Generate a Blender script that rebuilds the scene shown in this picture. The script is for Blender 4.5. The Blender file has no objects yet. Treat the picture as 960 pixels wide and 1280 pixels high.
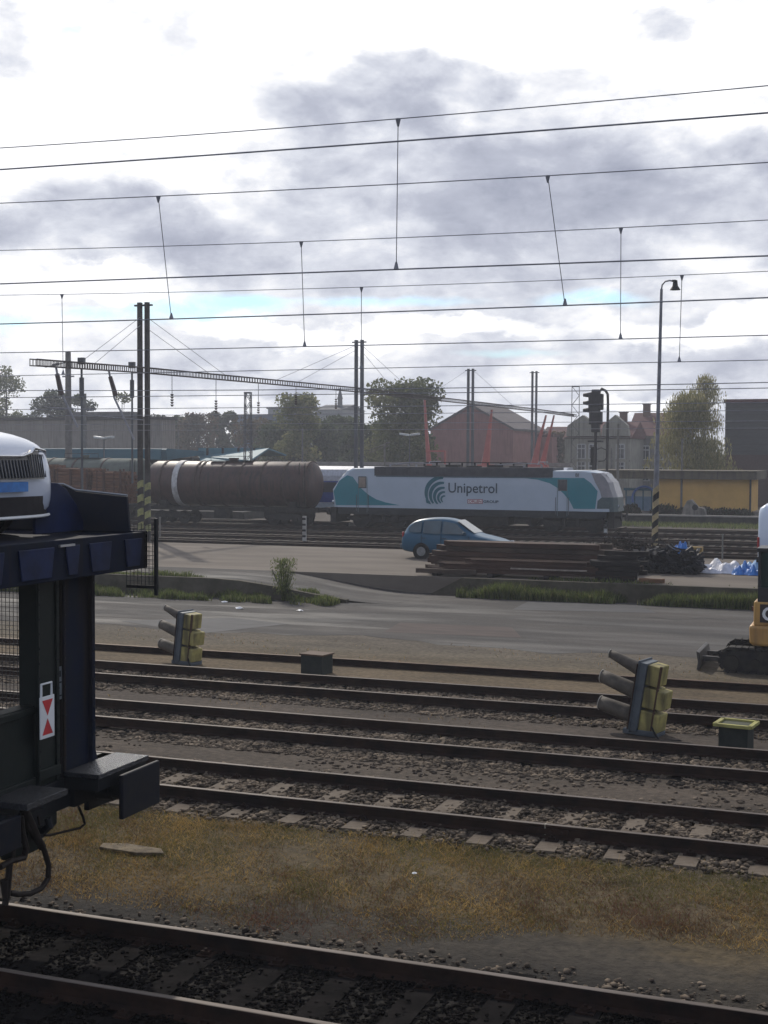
import bpy, math, random
import numpy as np
from mathutils import Vector, Matrix
R = math.radians
rnd = random.Random(7)
nrs = np.random.RandomState(11)
C = bpy.context.scene.collection
SC = bpy.context.scene

# ------------------------------------------------------------------ camera
FPX = 1680.0
CAMZ = 4.65
cam_d = bpy.data.cameras.new("Camera")
cam = bpy.data.objects.new("Camera", cam_d); C.objects.link(cam)
cam_d.sensor_fit = 'HORIZONTAL'; cam_d.sensor_width = 36.0
cam_d.lens = FPX / 960.0 * 36.0
cam_d.clip_start = 0.1; cam_d.clip_end = 6000
TH = R(20.65); PITCH = math.atan(69.0 / FPX); ROLL = 0.004
fwd = Vector((-math.sin(TH) * math.cos(PITCH), math.cos(TH) * math.cos(PITCH), -math.sin(PITCH)))
rgt = Vector((math.cos(TH), math.sin(TH), 0))
up = rgt.cross(fwd)
rg2 = rgt * math.cos(ROLL) + up * math.sin(ROLL)
up2 = rg2.cross(fwd)
CM = Matrix((rg2, up2, -fwd)).transposed()
cam.matrix_world = Matrix.Translation((0, 0, CAMZ)) @ CM.to_4x4()
SC.camera = cam
CP = Vector((0, 0, CAMZ))

def ray(px, py):
    return (CM @ Vector(((px - 480) / FPX, (640 - py) / FPX, -1))).normalized()

def at(px, py, Y=None, Z=None, X=None):
    d = ray(px, py)
    if Y is not None: t = Y / d.y
    elif Z is not None: t = (Z - CAMZ) / d.z
    else: t = X / d.x
    return CP + d * t

# ------------------------------------------------------------------ exposure
SC.view_settings.view_transform = 'Standard'
SC.view_settings.look = 'None'
SC.view_settings.gamma = 1.0
SC.view_settings.exposure = 0.0
SC.view_settings.use_curve_mapping = False

# ------------------------------------------------------------------ sun
SUN_EL = 36.0
SUN_DIR = Vector((-0.62, 0.78, 0)).normalized()
SUN_DIR = Vector((SUN_DIR.x * math.cos(R(SUN_EL)), SUN_DIR.y * math.cos(R(SUN_EL)), math.sin(R(SUN_EL))))
sl = bpy.data.lights.new("Sun", 'SUN'); sl.energy = 2.9; sl.angle = R(1.2); sl.color = (1.0, 0.93, 0.82)
so = bpy.data.objects.new("Sun", sl); C.objects.link(so)
so.rotation_euler = SUN_DIR.to_track_quat('Z', 'Y').to_euler()

# ------------------------------------------------------------------ world
W = bpy.data.worlds.new("World"); SC.world = W; W.use_nodes = True
nt = W.node_tree; nt.nodes.clear(); L = nt.links
def N(t, **k):
    n = nt.nodes.new(t)
    for a, b in k.items(): setattr(n, a, b)
    return n
def inp(n, i, v):
    if hasattr(v, 'is_output') or isinstance(v, bpy.types.NodeSocket): L.new(v, n.inputs[i])
    else: n.inputs[i].default_value = v
def mth(op, a, b=None, clamp=False):
    n = N('ShaderNodeMath', operation=op, use_clamp=clamp); inp(n, 0, a)
    if b is not None: inp(n, 1, b)
    return n.outputs[0]
def vm(op, a, b=None, s=None):
    n = N('ShaderNodeVectorMath', operation=op); inp(n, 0, a)
    if b is not None: inp(n, 1, b)
    if s is not None: inp(n, 3, s)
    return n
def mrange(v, a, b, c, d, smooth=True):
    n = N('ShaderNodeMapRange'); n.interpolation_type = 'SMOOTHSTEP' if smooth else 'LINEAR'
    inp(n, 0, v); n.inputs[1].default_value = a; n.inputs[2].default_value = b
    n.inputs[3].default_value = c; n.inputs[4].default_value = d
    return n.outputs[0]
sky = N('ShaderNodeTexSky'); sky.sky_type = 'NISHITA'; sky.sun_disc = False
sky.sun_elevation = R(SUN_EL); sky.sun_rotation = math.atan2(SUN_DIR.x, SUN_DIR.y)
sky.air_density = 1.3; sky.dust_density = 0.3; sky.ozone_density = 3.0
bgs = N('ShaderNodeBackground'); inp(bgs, 0, vm('MULTIPLY', sky.outputs[0], (0.62, 0.92, 1.12)).outputs[0]); bgs.inputs[1].default_value = 0.14
tc = N('ShaderNodeTexCoord')
D0 = vm('NORMALIZE', tc.outputs['Generated']).outputs[0]
sep = N('ShaderNodeSeparateXYZ'); inp(sep, 0, D0)
zz = mth('ADD', mth('MAXIMUM', sep.outputs[2], 0.0), 0.27)
cmb = N('ShaderNodeCombineXYZ'); inp(cmb, 0, mth('DIVIDE', sep.outputs[0], zz)); inp(cmb, 1, mth('DIVIDE', sep.outputs[1], zz))
def noise(vec, sc, det, rough=0.55, dist=0.0):
    n = N('ShaderNodeTexNoise'); inp(n, 'Vector', vec); n.inputs['Scale'].default_value = sc
    n.inputs['Detail'].default_value = det; n.inputs['Roughness'].default_value = rough
    n.inputs['Distortion'].default_value = dist
    return n
CV = cmb.outputs[0]
# warp of the direction, so the cloud masses get ragged outlines
wn = noise(CV, 2.2, 6, 0.6)
wv = vm('SUBTRACT', wn.outputs['Color'], (0.5, 0.5, 0.5)).outputs[0]
AV = vm('MULTIPLY', D0, (1.0, 1.0, 1.9)).outputs[0]
wn2 = noise(AV, 9.0, 6, 0.6)
wv2 = vm('SUBTRACT', wn2.outputs['Color'], (0.5, 0.5, 0.5)).outputs[0]
WD = vm('ADD', vm('ADD', D0, vm('MULTIPLY', wv, (0.07, 0.07, 0.04)).outputs[0]).outputs[0], vm('MULTIPLY', wv2, (0.09, 0.09, 0.07)).outputs[0]).outputs[0]
WG = vm('ADD', D0, vm('MULTIPLY', wv2, (0.05, 0.05, 0.022)).outputs[0]).outputs[0]
def blob(px, py, rx, ry, inner=0.35, W_=None):
    d = ray(px, py); r_ = Vector((d.y, -d.x, 0)).normalized(); u_ = r_.cross(d)
    df = vm('SUBTRACT', W_ or WD, tuple(d)).outputs[0]
    a = mth('MULTIPLY', vm('DOT_PRODUCT', df, tuple(r_)).outputs['Value'], FPX / rx)
    b = mth('MULTIPLY', vm('DOT_PRODUCT', df, tuple(u_)).outputs['Value'], FPX / ry)
    q = mth('SQRT', mth('ADD', mth('MULTIPLY', a, a), mth('MULTIPLY', b, b)))
    return mrange(q, inner, 1.0, 1.0, 0.0)
def addall(vs, w):
    s = None
    for v, k in zip(vs, w):
        t = mth('MULTIPLY', v, k); s = t if s is None else mth('ADD', s, t)
    return s
big = noise(CV, 1.2, 7, 0.6, 0.3).outputs[0]
med = noise(AV, 13.0, 7, 0.58, 0.25).outputs[0]
dark = addall([blob(560, 220, 290, 120), blob(505, 105, 75, 55), blob(590, 95, 55, 45), blob(828, 25, 60, 34), blob(620, 265, 140, 70),
               blob(880, 240, 240, 95), blob(110, 280, 280, 62), blob(620, 335, 400, 45), blob(5, 70, 70, 80), blob(395, 140, 90, 45),
               blob(-350, 150, 320, 160), blob(1300, 200, 300, 160), blob(760, 455, 420, 26), blob(320, 475, 320, 22), blob(300, 300, 160, 50), blob(900, 480, 160, 26)],
              [0.60, 0.50, 0.42, 0.62, 0.26, 0.54, 0.46, 0.34, 0.42, 0.30, 0.6, 0.6, 0.28, 0.30, 0.2, 0.25])
lite = addall([blob(330, 205, 45, 30), blob(640, 30, 380, 60), blob(150, 140, 260, 60), blob(150, 350, 80, 32), blob(880, 412, 200, 24), blob(540, 415, 200, 18), blob(330, 405, 120, 16), blob(820, 500, 130, 14), blob(60, 360, 60, 20), blob(930, 395, 60, 16)],
              [0.28, 0.5, 0.4, 0.62, 0.60, 0.66, 0.5, 0.5, 0.4, 0.45])
# far side of the sky (behind and above): plain noise clouds
elev = sep.outputs[2]
shade = mth('ADD', mth('SUBTRACT', dark, lite), mrange(med, 0.3, 0.7, -0.36, 0.38, False))
fine = noise(AV, 38.0, 5, 0.6, 0.1).outputs[0]
shade = mth('ADD', shade, mrange(fine, 0.3, 0.7, -0.10, 0.12, False))
shade = mth('ADD', shade, mrange(sep.outputs[2], 0.175, 0.105, 0.0, 0.20))
shade = mth('ADD', shade, mrange(big, 0.35, 0.65, -0.12, 0.12, False))
shade = mth('ADD', shade, mrange(elev, 0.36, 0.75, 0.0, 0.35))
bk = vm('DOT_PRODUCT', D0, (-0.35, 0.936, 0)).outputs['Value']
shade = mth('ADD', shade, mrange(bk, 0.7, -0.3, 0.0, 0.75))
cr = N('ShaderNodeValToRGB'); inp(cr, 0, mth('ADD', mth('MULTIPLY', shade, 0.8), 0.1, True))
e = cr.color_ramp.elements
e[0].position = 0.0; e[0].color = (1.35, 1.35, 1.38, 1)
e[1].position = 1.0; e[1].color = (0.37, 0.40, 0.51, 1)
for p, c in ((0.22, (1.05, 1.06, 1.10, 1)), (0.42, (0.80, 0.83, 0.92, 1)), (0.68, (0.55, 0.58, 0.69, 1))):
    x = e.new(p); x.color = c
bgc = N('ShaderNodeBackground'); inp(bgc, 0, cr.outputs[0]); bgc.inputs[1].default_value = 0.93
gap = addall([blob(250, 385, 125, 27, 0.1, WG), blob(330, 380, 60, 14, 0.1, WG), blob(640, 445, 90, 8, 0.1, WG), blob(120, 395, 60, 12, 0.1, WG), blob(735, 375, 90, 15, 0.1, WG), blob(20, 408, 60, 14, 0.1, WG), blob(480, 376, 150, 10, 0.1, WG), blob(95, 38, 26, 12, 0.1, WG)],
             [0.95, 0.7, 0.4, 0.55, 0.75, 0.7, 0.5, 0.55])
gap = mth('MULTIPLY', gap, mrange(med, 0.35, 0.5, 0.4, 1.0), True)
gapb = mth('MULTIPLY', mrange(big, 0.52, 0.62, 0.0, 0.8), mrange(bk, 0.75, 0.3, 0.0, 1.0))
gap = mth('MAXIMUM', gap, gapb)
mx = N('ShaderNodeMixShader'); inp(mx, 0, gap); L.new(bgc.outputs[0], mx.inputs[1]); L.new(bgs.outputs[0], mx.inputs[2])
wo = N('ShaderNodeOutputWorld'); L.new(mx.outputs[0], wo.inputs[0])
try: W.cycles.sampling_method = 'MANUAL'; W.cycles.sample_map_resolution = 1024
except Exception: pass

# ------------------------------------------------------------------ materials
MATS = {}
def mat(name, col, rough=0.7, metal=0.0, col2=None, sc=6.0, det=5, bump=0.0, bsc=None, stretch=(1, 1, 1), spec=0.5, coat=0.0, lo=0.35, hi=0.65, streak=None, trans=0.0, alpha=1.0):
    if name in MATS: return MATS[name]
    m = bpy.data.materials.new(name); m.use_nodes = True; MATS[name] = m
    t = m.node_tree; b = t.nodes['Principled BSDF']
    b.inputs['Roughness'].default_value = rough; b.inputs['Metallic'].default_value = metal
    b.inputs['Specular IOR Level'].default_value = spec; b.inputs['Coat Weight'].default_value = coat
    b.inputs['Transmission Weight'].default_value = trans; b.inputs['Alpha'].default_value = alpha
    if rough >= .6 and spec == .5: b.inputs['Specular IOR Level'].default_value = .15
    if col2 is None: col2 = tuple(c * 0.72 for c in col)
    tcn = t.nodes.new('ShaderNodeTexCoord'); mp = t.nodes.new('ShaderNodeMapping')
    mp.inputs['Scale'].default_value = stretch
    t.links.new(tcn.outputs['Object'], mp.inputs['Vector'])
    n = t.nodes.new('ShaderNodeTexNoise'); n.inputs['Scale'].default_value = sc; n.inputs['Detail'].default_value = det
    n.inputs['Roughness'].default_value = 0.6
    t.links.new(mp.outputs[0], n.inputs['Vector'])
    r = t.nodes.new('ShaderNodeMapRange'); r.inputs[1].default_value = lo; r.inputs[2].default_value = hi
    t.links.new(n.outputs[0], r.inputs[0])
    x = t.nodes.new('ShaderNodeMix'); x.data_type = 'RGBA'
    x.inputs[6].default_value = (*col, 1); x.inputs[7].default_value = (*col2, 1)
    t.links.new(r.outputs[0], x.inputs[0])
    out = x.outputs[2]
    if streak:                                   # vertical dirt runs, which belong to the surface
        mp2 = t.nodes.new('ShaderNodeMapping'); mp2.inputs['Scale'].default_value = (3, 3, 0.25)
        t.links.new(tcn.outputs['Object'], mp2.inputs['Vector'])
        n2 = t.nodes.new('ShaderNodeTexNoise'); n2.inputs['Scale'].default_value = 1.6; n2.inputs['Detail'].default_value = 6
        t.links.new(mp2.outputs[0], n2.inputs['Vector'])
        r2 = t.nodes.new('ShaderNodeMapRange'); r2.inputs[1].default_value = 0.48; r2.inputs[2].default_value = 0.72
        t.links.new(n2.outputs[0], r2.inputs[0])
        x2 = t.nodes.new('ShaderNodeMix'); x2.data_type = 'RGBA'; x2.inputs[7].default_value = (*streak, 1)
        t.links.new(r2.outputs[0], x2.inputs[0]); t.links.new(out, x2.inputs[6]); out = x2.outputs[2]
    t.links.new(out, b.inputs['Base Color'])
    if bump:
        n3 = t.nodes.new('ShaderNodeTexNoise'); n3.inputs['Scale'].default_value = bsc or sc * 4; n3.inputs['Detail'].default_value = 4
        t.links.new(mp.outputs[0], n3.inputs['Vector'])
        bp = t.nodes.new('ShaderNodeBump'); bp.inputs['Strength'].default_value = bump; bp.inputs['Distance'].default_value = 0.02
        t.links.new(n3.outputs[0], bp.inputs['Height']); t.links.new(bp.outputs[0], b.inputs['Normal'])
    return m

def glass(name, col=(0.02, 0.025, 0.03), rough=0.08):
    return mat(name, col, rough, 0.0, col2=tuple(c * 1.5 for c in col), sc=1.5, spec=0.8)

M_rail_rust = mat('rail rust', (0.036, 0.019, 0.013), 0.85, 0.0, (0.014, 0.009, 0.008), 3, bump=0.3)
M_rail_top = mat('rail head polished', (0.13, 0.11, 0.10), 0.6, 0.3, (0.07, 0.055, 0.045), 1.0, stretch=(0.6, 20, 1))
M_rail_top_r = mat('rail head rusty', (0.13, 0.08, 0.055), 0.6, 0.3, (0.08, 0.05, 0.035), 2)
M_sleeper = mat('concrete sleeper', (0.165, 0.135, 0.105), 0.9, 0, (0.085, 0.066, 0.05), 5, bump=0.5)
M_sleeper_d = mat('shade-toned sleeper', (0.014, 0.012, 0.012), 1.0, 0, (0.006, 0.0055, 0.0055), 4, bump=0.5, spec=.04)  # near-black: shade over the nearest track is put into the sleeper colour
M_stone = mat('ballast stone', (0.11, 0.078, 0.055), 0.95, 0, (0.030, 0.022, 0.018), 7, lo=0.3, hi=0.7)
M_stone_d = mat('shade-toned ballast', (0.012, 0.010, 0.010), 1.0, 0, (0.005, 0.0045, 0.004), 7, spec=.04)  # stone colour carries the painted shade of the nearest track
M_stonem = mat('mixed stone', (0.19, 0.15, 0.11), 0.95, 0, (0.035, 0.027, 0.022), 3.2, lo=.38, hi=.62)
M_white = mat('white paint', (0.78, 0.79, 0.80), 0.4, 0, (0.68, 0.69, 0.70), 2)
M_black = mat('black paint', (0.02, 0.02, 0.022), 0.6)
M_mast = mat('galvanised mast steel', (0.16, 0.17, 0.18), 0.6, 0.4, (0.09, 0.09, 0.10), 2, stretch=(1, 1, 0.2))
M_mast_dark = mat('weathered mast steel', (0.075, 0.07, 0.07), 0.65, 0.3, (0.04, 0.035, 0.033), 2)
M_wire = mat('catenary wire', (0.34, 0.34, 0.37), 0.6, 0.0)
M_insul = mat('insulator', (0.06, 0.035, 0.03), 0.35)
M_rubber = mat('tyre rubber', (0.018, 0.018, 0.018), 0.85)
M_yel = mat('hazard yellow', (0.55, 0.47, 0.12), 0.6, 0, (0.35, 0.28, 0.08), 5)
M_conc = mat('weathered concrete', (0.24, 0.225, 0.20), 0.9, 0, (0.14, 0.13, 0.115), 2, bump=0.4, streak=(0.08, 0.075, 0.07))

# ------------------------------------------------------------------ helpers
def tag(o, label=None, cat=None, group=None, kind=None):
    if label: o['label'] = label
    if cat: o['category'] = cat
    if group: o['group'] = group
    if kind: o['kind'] = kind
    return o

def empty(name, loc=(0, 0, 0), rz=0.0, label=None, cat=None, group=None):
    o = bpy.data.objects.new(name, None); C.objects.link(o)
    o.location = loc; o.rotation_euler = (0, 0, rz); o.empty_display_size = 0.3
    return tag(o, label, cat, group)

class MB:
    def __init__(s): s.v = []; s.f = []; s.m = []
    def add(s, vs, fs, mi=0, T=None):
        b = len(s.v)
        s.v += [tuple(T @ Vector(v)) if T else tuple(v) for v in vs]
        s.f += [tuple(i + b for i in f) for f in fs]; s.m += [mi] * len(fs); return s
    def box(s, c, d, T=None, mi=0, rz=0.0, ry=0.0, rx=0.0, taper=1.0):
        x, y, z = d[0] / 2, d[1] / 2, d[2] / 2
        vs = [(-x, -y, -z), (x, -y, -z), (x, y, -z), (-x, y, -z), (-x * taper, -y * taper, z), (x * taper, -y * taper, z), (x * taper, y * taper, z), (-x * taper, y * taper, z)]
        M = Matrix.Translation(c) @ Matrix.Rotation(rz, 4, 'Z') @ Matrix.Rotation(ry, 4, 'Y') @ Matrix.Rotation(rx, 4, 'X')
        if T: M = T @ M
        return s.add(vs, [(0, 3, 2, 1), (4, 5, 6, 7), (0, 1, 5, 4), (1, 2, 6, 5), (2, 3, 7, 6), (3, 0, 4, 7)], mi, M)
    def b2(s, lo, hi, mi=0):
        return s.box([(a + b) / 2 for a, b in zip(lo, hi)], [abs(b - a) for a, b in zip(lo, hi)], mi=mi)
    def cyl(s, p0, p1, r0, r1=None, n=10, mi=0, caps=True):
        r1 = r0 if r1 is None else r1
        p0 = Vector(p0); p1 = Vector(p1); d = (p1 - p0).normalized()
        a = d.orthogonal().normalized(); b = d.cross(a)
        vs = []
        for p, r in ((p0, r0), (p1, r1)):
            for i in range(n):
                t = 2 * math.pi * i / n; vs.append(p + (a * math.cos(t) + b * math.sin(t)) * r)
        fs = [(i, (i + 1) % n, n + (i + 1) % n, n + i) for i in range(n)]
        if caps: fs += [tuple(range(n))[::-1], tuple(range(n, 2 * n))]
        return s.add(vs, fs, mi)
    def tube(s, pts, r, n=6, mi=0, radii=None):
        pts = [Vector(p) for p in pts]; k = len(pts); vs = []
        ref = None
        for i, p in enumerate(pts):
            d = (pts[min(i + 1, k - 1)] - pts[max(i - 1, 0)]).normalized()
            if ref is None: ref = d.orthogonal().normalized()
            a = (ref - d * ref.dot(d)); a = a.normalized() if a.length > 1e-6 else d.orthogonal().normalized()
            ref = a; b = d.cross(a); rr = radii[i] if radii else r
            for j in range(n):
                t = 2 * math.pi * j / n; vs.append(p + (a * math.cos(t) + b * math.sin(t)) * rr)
        fs = [(i * n + j, i * n + (j + 1) % n, (i + 1) * n + (j + 1) % n, (i + 1) * n + j) for i in range(k - 1) for j in range(n)]
        fs += [tuple(range(n))[::-1], tuple(range((k - 1) * n, k * n))]
        return s.add(vs, fs, mi)
    def loft(s, rings, mi=0, caps=True, closed=True):
        n = len(rings[0]); vs = [p for r in rings for p in r]
        fs = []
        for i in range(len(rings) - 1):
            for j in range(n if closed else n - 1):
                fs.append((i * n + j, i * n + (j + 1) % n, (i + 1) * n + (j + 1) % n, (i + 1) * n + j))
        if caps: fs += [tuple(range(n))[::-1], tuple(range((len(rings) - 1) * n, len(rings) * n))]
        return s.add(vs, fs, mi)
    def prism(s, poly, axis, lo, hi, mi=0):
        """poly: 2-D points; axis 'y' -> (x,z), 'x' -> (y,z), 'z' -> (x,y)"""
        def P(p, h):
            return {'y': (p[0], h, p[1]), 'x': (h, p[0], p[1]), 'z': (p[0], p[1], h)}[axis]
        n = len(poly)
        vs = [P(p, lo) for p in poly] + [P(p, hi) for p in poly]
        fs = [(i, (i + 1) % n, n + (i + 1) % n, n + i) for i in range(n)] + [tuple(range(n))[::-1], tuple(range(n, 2 * n))]
        return s.add(vs, fs, mi)
    def build(s, name, m, parent=None, smooth=False, bevel=0.0, loc=None, sub=0, shift=None):
        me = bpy.data.meshes.new(name)
        vs = s.v if shift is None else [tuple(Vector(v) - Vector(shift)) for v in s.v]
        me.from_pydata(vs, [], s.f)
        for mm in (m if isinstance(m, (list, tuple)) else [m]): me.materials.append(mm)
        if any(s.m): me.polygons.foreach_set('material_index', s.m)
        me.validate()
        import bmesh
        bm = bmesh.new(); bm.from_mesh(me)
        bmesh.ops.recalc_face_normals(bm, faces=bm.faces[:]); bm.to_mesh(me); bm.free()
        if smooth:
            me.polygons.foreach_set('use_smooth', [True] * len(me.polygons))
            try: me.set_sharp_from_angle(angle=R(42))
            except Exception: pass
        me.update()
        o = bpy.data.objects.new(name, me); C.objects.link(o)
        if parent: o.parent = parent
        if loc: o.location = loc
        if bevel:
            bv = o.modifiers.new('bevel', 'BEVEL'); bv.width = bevel; bv.segments = 2; bv.limit_method = 'ANGLE'; bv.angle_limit = R(40)
        if sub:
            sb = o.modifiers.new('sub', 'SUBSURF'); sb.levels = sub; sb.render_levels = sub
        return o

def npmesh(name, V, F, m, parent=None, mi=None, loc=None):
    """V (n,3) float, F (k,3) or (k,4) int"""
    me = bpy.data.meshes.new(name); k = F.shape[1]
    me.vertices.add(len(V)); me.vertices.foreach_set('co', V.astype(np.float32).ravel())
    me.loops.add(F.size); me.loops.foreach_set('vertex_index', F.astype(np.int32).ravel())
    me.polygons.add(len(F)); me.polygons.foreach_set('loop_start', np.arange(0, F.size, k, dtype=np.int32))
    try: me.polygons.foreach_set('loop_total', np.full(len(F), k, dtype=np.int32))
    except Exception: pass
    for mm in (m if isinstance(m, (list, tuple)) else [m]): me.materials.append(mm)
    if mi is not None: me.polygons.foreach_set('material_index', mi.astype(np.int32))
    me.update(calc_edges=True)
    o = bpy.data.objects.new(name, me); C.objects.link(o)
    if parent: o.parent = parent
    if loc is not None: o.location = loc
    return o

def copy_tree(o, parent=None):
    c = o.copy(); C.objects.link(c); c.parent = parent
    for ch in list(o.children): copy_tree(ch, c)
    return c

def struct(o): o['kind'] = 'structure'; return o

# stones scattered as one mass
ICO_V = None
def stones(name, pts, sizes, m):
    t = (1 + 5 ** .5) / 2
    iv = np.array([(-1, t, 0), (1, t, 0), (-1, -t, 0), (1, -t, 0), (0, -1, t), (0, 1, t), (0, -1, -t), (0, 1, -t), (t, 0, -1), (t, 0, 1), (-t, 0, -1), (-t, 0, 1)], float)
    iv /= np.linalg.norm(iv[0])
    IF = np.array([(0, 11, 5), (0, 5, 1), (0, 1, 7), (0, 7, 10), (0, 10, 11), (1, 5, 9), (5, 11, 4), (11, 10, 2), (10, 7, 6), (7, 1, 8), (3, 9, 4), (3, 4, 2), (3, 2, 6), (3, 6, 8), (3, 8, 9), (4, 9, 5), (2, 4, 11), (6, 2, 10), (8, 6, 7), (9, 8, 1)])
    n = len(pts)
    V = iv[None] * nrs.uniform(0.42, 1.38, (n, 12, 1)) * sizes[:, None, None] * nrs.uniform([.7, .6, .3], [1.4, 1.1, .75], (n, 3))[:, None, :]
    a = nrs.uniform(0, 6.28, n); ca, sa = np.cos(a), np.sin(a)
    x = V[..., 0] * ca[:, None] - V[..., 1] * sa[:, None]; y = V[..., 0] * sa[:, None] + V[..., 1] * ca[:, None]
    V = np.stack([x, y, V[..., 2]], -1) + pts[:, None, :]
    F = (IF[None] + 12 * np.arange(n)[:, None, None]).reshape(-1, 3)
    return npmesh(name, V.reshape(-1, 3), F, m)

# blades of grass or weeds: bent triangles
def blades(name, pts, h, w, mats, lean=0.5, mi=None, parent=None, loc=None):
    n = len(pts); a = nrs.uniform(0, 6.28, n); ld = nrs.uniform(0, 6.28, n); le = nrs.uniform(0.1, 1.0, n) * lean * h
    dx = np.cos(a) * w; dy = np.sin(a) * w
    z0 = np.zeros(n)
    A = pts + np.stack([-dx, -dy, z0], -1); B = pts + np.stack([dx, dy, z0], -1)
    M1 = pts + np.stack([np.cos(ld) * le * .35 + dx * .7, np.sin(ld) * le * .35 + dy * .7, h * .6], -1)
    M0 = pts + np.stack([np.cos(ld) * le * .35 - dx * .7, np.sin(ld) * le * .35 - dy * .7, h * .6], -1)
    T1 = pts + np.stack([np.cos(ld) * le + dx * .1, np.sin(ld) * le + dy * .1, h], -1)
    T0 = pts + np.stack([np.cos(ld) * le - dx * .1, np.sin(ld) * le - dy * .1, h], -1)
    V = np.stack([A, B, M1, M0, T1, T0], 1).reshape(-1, 3)
    b = 6 * np.arange(n)[:, None]
    F = np.concatenate([b + np.array([0, 1, 2, 3]), b + np.array([3, 2, 4, 5])], 1).reshape(-1, 4)
    m2 = np.repeat(mi, 2) if mi is not None else None
    return npmesh(name, V, F, mats, mi=m2, parent=parent, loc=loc)

def nz2(x, y, s, seed=0):      # cheap smooth noise for numpy
    r = np.random.RandomState(seed); o = np.zeros_like(x)
    for k in range(6):
        f = s * (1.7 ** k) * 0.6; a = r.uniform(0, 6.28); p = r.uniform(0, 6.28)
        o += np.sin((x * math.cos(a) + y * math.sin(a)) * f + p) / (1.35 ** k)
    return o / 3.0

# ------------------------------------------------------------------ ground
def ground_material():
    m = bpy.data.materials.new('ground zones'); m.use_nodes = True
    t = m.node_tree; b = t.nodes['Principled BSDF']; l = t.links
    b.inputs['Roughness'].default_value = 0.95; b.inputs['Specular IOR Level'].default_value = 0.2
    tcn = t.nodes.new('ShaderNodeTexCoord'); s = t.nodes.new('ShaderNodeSeparateXYZ'); l.new(tcn.outputs['Object'], s.inputs[0])
    def nz(sc, det=5, st=(1, 1, 1)):
        mp = t.nodes.new('ShaderNodeMapping'); mp.inputs['Scale'].default_value = st; l.new(tcn.outputs['Object'], mp.inputs[0])
        n = t.nodes.new('ShaderNodeTexNoise'); n.inputs['Scale'].default_value = sc; n.inputs['Detail'].default_value = det; n.inputs['Roughness'].default_value = .62
        l.new(mp.outputs[0], n.inputs['Vector']); return n.outputs[0]
    def mm(op, a, c, cl=False):
        n = t.nodes.new('ShaderNodeMath'); n.operation = op; n.use_clamp = cl
        for i, v in enumerate((a, c)):
            if isinstance(v, (int, float)): n.inputs[i].default_value = v
            else: l.new(v, n.inputs[i])
        return n.outputs[0]
    y = s.outputs[1]
    wob = mm('MULTIPLY', mm('SUBTRACT', nz(0.55, 6, (0.7, 1, 1)), 0.5), 2.2)
    yy = mm('ADD', y, wob)
    f = mm('DIVIDE', mm('SUBTRACT', yy, 6.0), 34.0)
    cr = t.nodes.new('ShaderNodeValToRGB'); l.new(f, cr.inputs[0]); e = cr.color_ramp.elements
    Z = [(6.0, (.009, .008, .0075)), (11.9, (.013, .011, .010)), (12.2, (.030, .025, .020)), (12.9, (.046, .038, .028)), (13.5, (.085, .063, .034)), (15.3, (.085, .062, .032)),  # first stops hold painted shade on the bed of the nearest track
         (15.9, (.055, .042, .028)), (16.4, (.042, .031, .024)), (18.5, (.044, .033, .026)), (19.0, (.072, .056, .043)), (20.1, (.072, .056, .043)), (20.5, (.044, .034, .026)),
         (22.2, (.044, .034, .026)), (22.7, (.068, .053, .041)), (23.8, (.064, .05, .04)), (24.3, (.044, .034, .026)), (26.6, (.062, .045, .032)), (27.3, (.105, .076, .045)),
         (29.6, (.112, .085, .052)), (31.0, (.10, .082, .058)), (34.0, (.10, .083, .067)), (39.0, (.075, .063, .052))]
    e[0].position = 0; e[0].color = (*Z[0][1], 1); e[1].position = 1; e[1].color = (*Z[-1][1], 1)
    for yv, c in Z[1:-1]:
        x = e.new((yv - 6) / 34.0); x.color = (*c, 1)
    v1 = t.nodes.new('ShaderNodeMapRange'); v1.inputs[1].default_value = .3; v1.inputs[2].default_value = .7; v1.inputs[3].default_value = .55; v1.inputs[4].default_value = 1.4
    l.new(nz(9, 8), v1.inputs[0])
    v2 = t.nodes.new('ShaderNodeMapRange'); v2.inputs[1].default_value = .35; v2.inputs[2].default_value = .65; v2.inputs[3].default_value = .75; v2.inputs[4].default_value = 1.2
    l.new(nz(0.8, 5, (0.5, 1.3, 1)), v2.inputs[0])
    vv = mm('MULTIPLY', v1.outputs[0], v2.outputs[0])
    x = t.nodes.new('ShaderNodeVectorMath'); x.operation = 'SCALE'; l.new(cr.outputs[0], x.inputs[0]); l.new(vv, x.inputs[3])
    l.new(x.outputs[0], b.inputs['Base Color'])
    bp = t.nodes.new('ShaderNodeBump'); bp.inputs['Strength'].default_value = .9; bp.inputs['Distance'].default_value = .03
    l.new(mm('ADD', nz(22, 6), mm('MULTIPLY', nz(5, 4), .8)), bp.inputs['Height']); l.new(bp.outputs[0], b.inputs['Normal'])
    return m

g = MB(); g.add([(-2500, -60, -.2), (2500, -60, -.2), (2500, 4000, -.2), (-2500, 4000, -.2)], [(0, 1, 2, 3)])
struct(g.build('ground', ground_material()))

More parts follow.
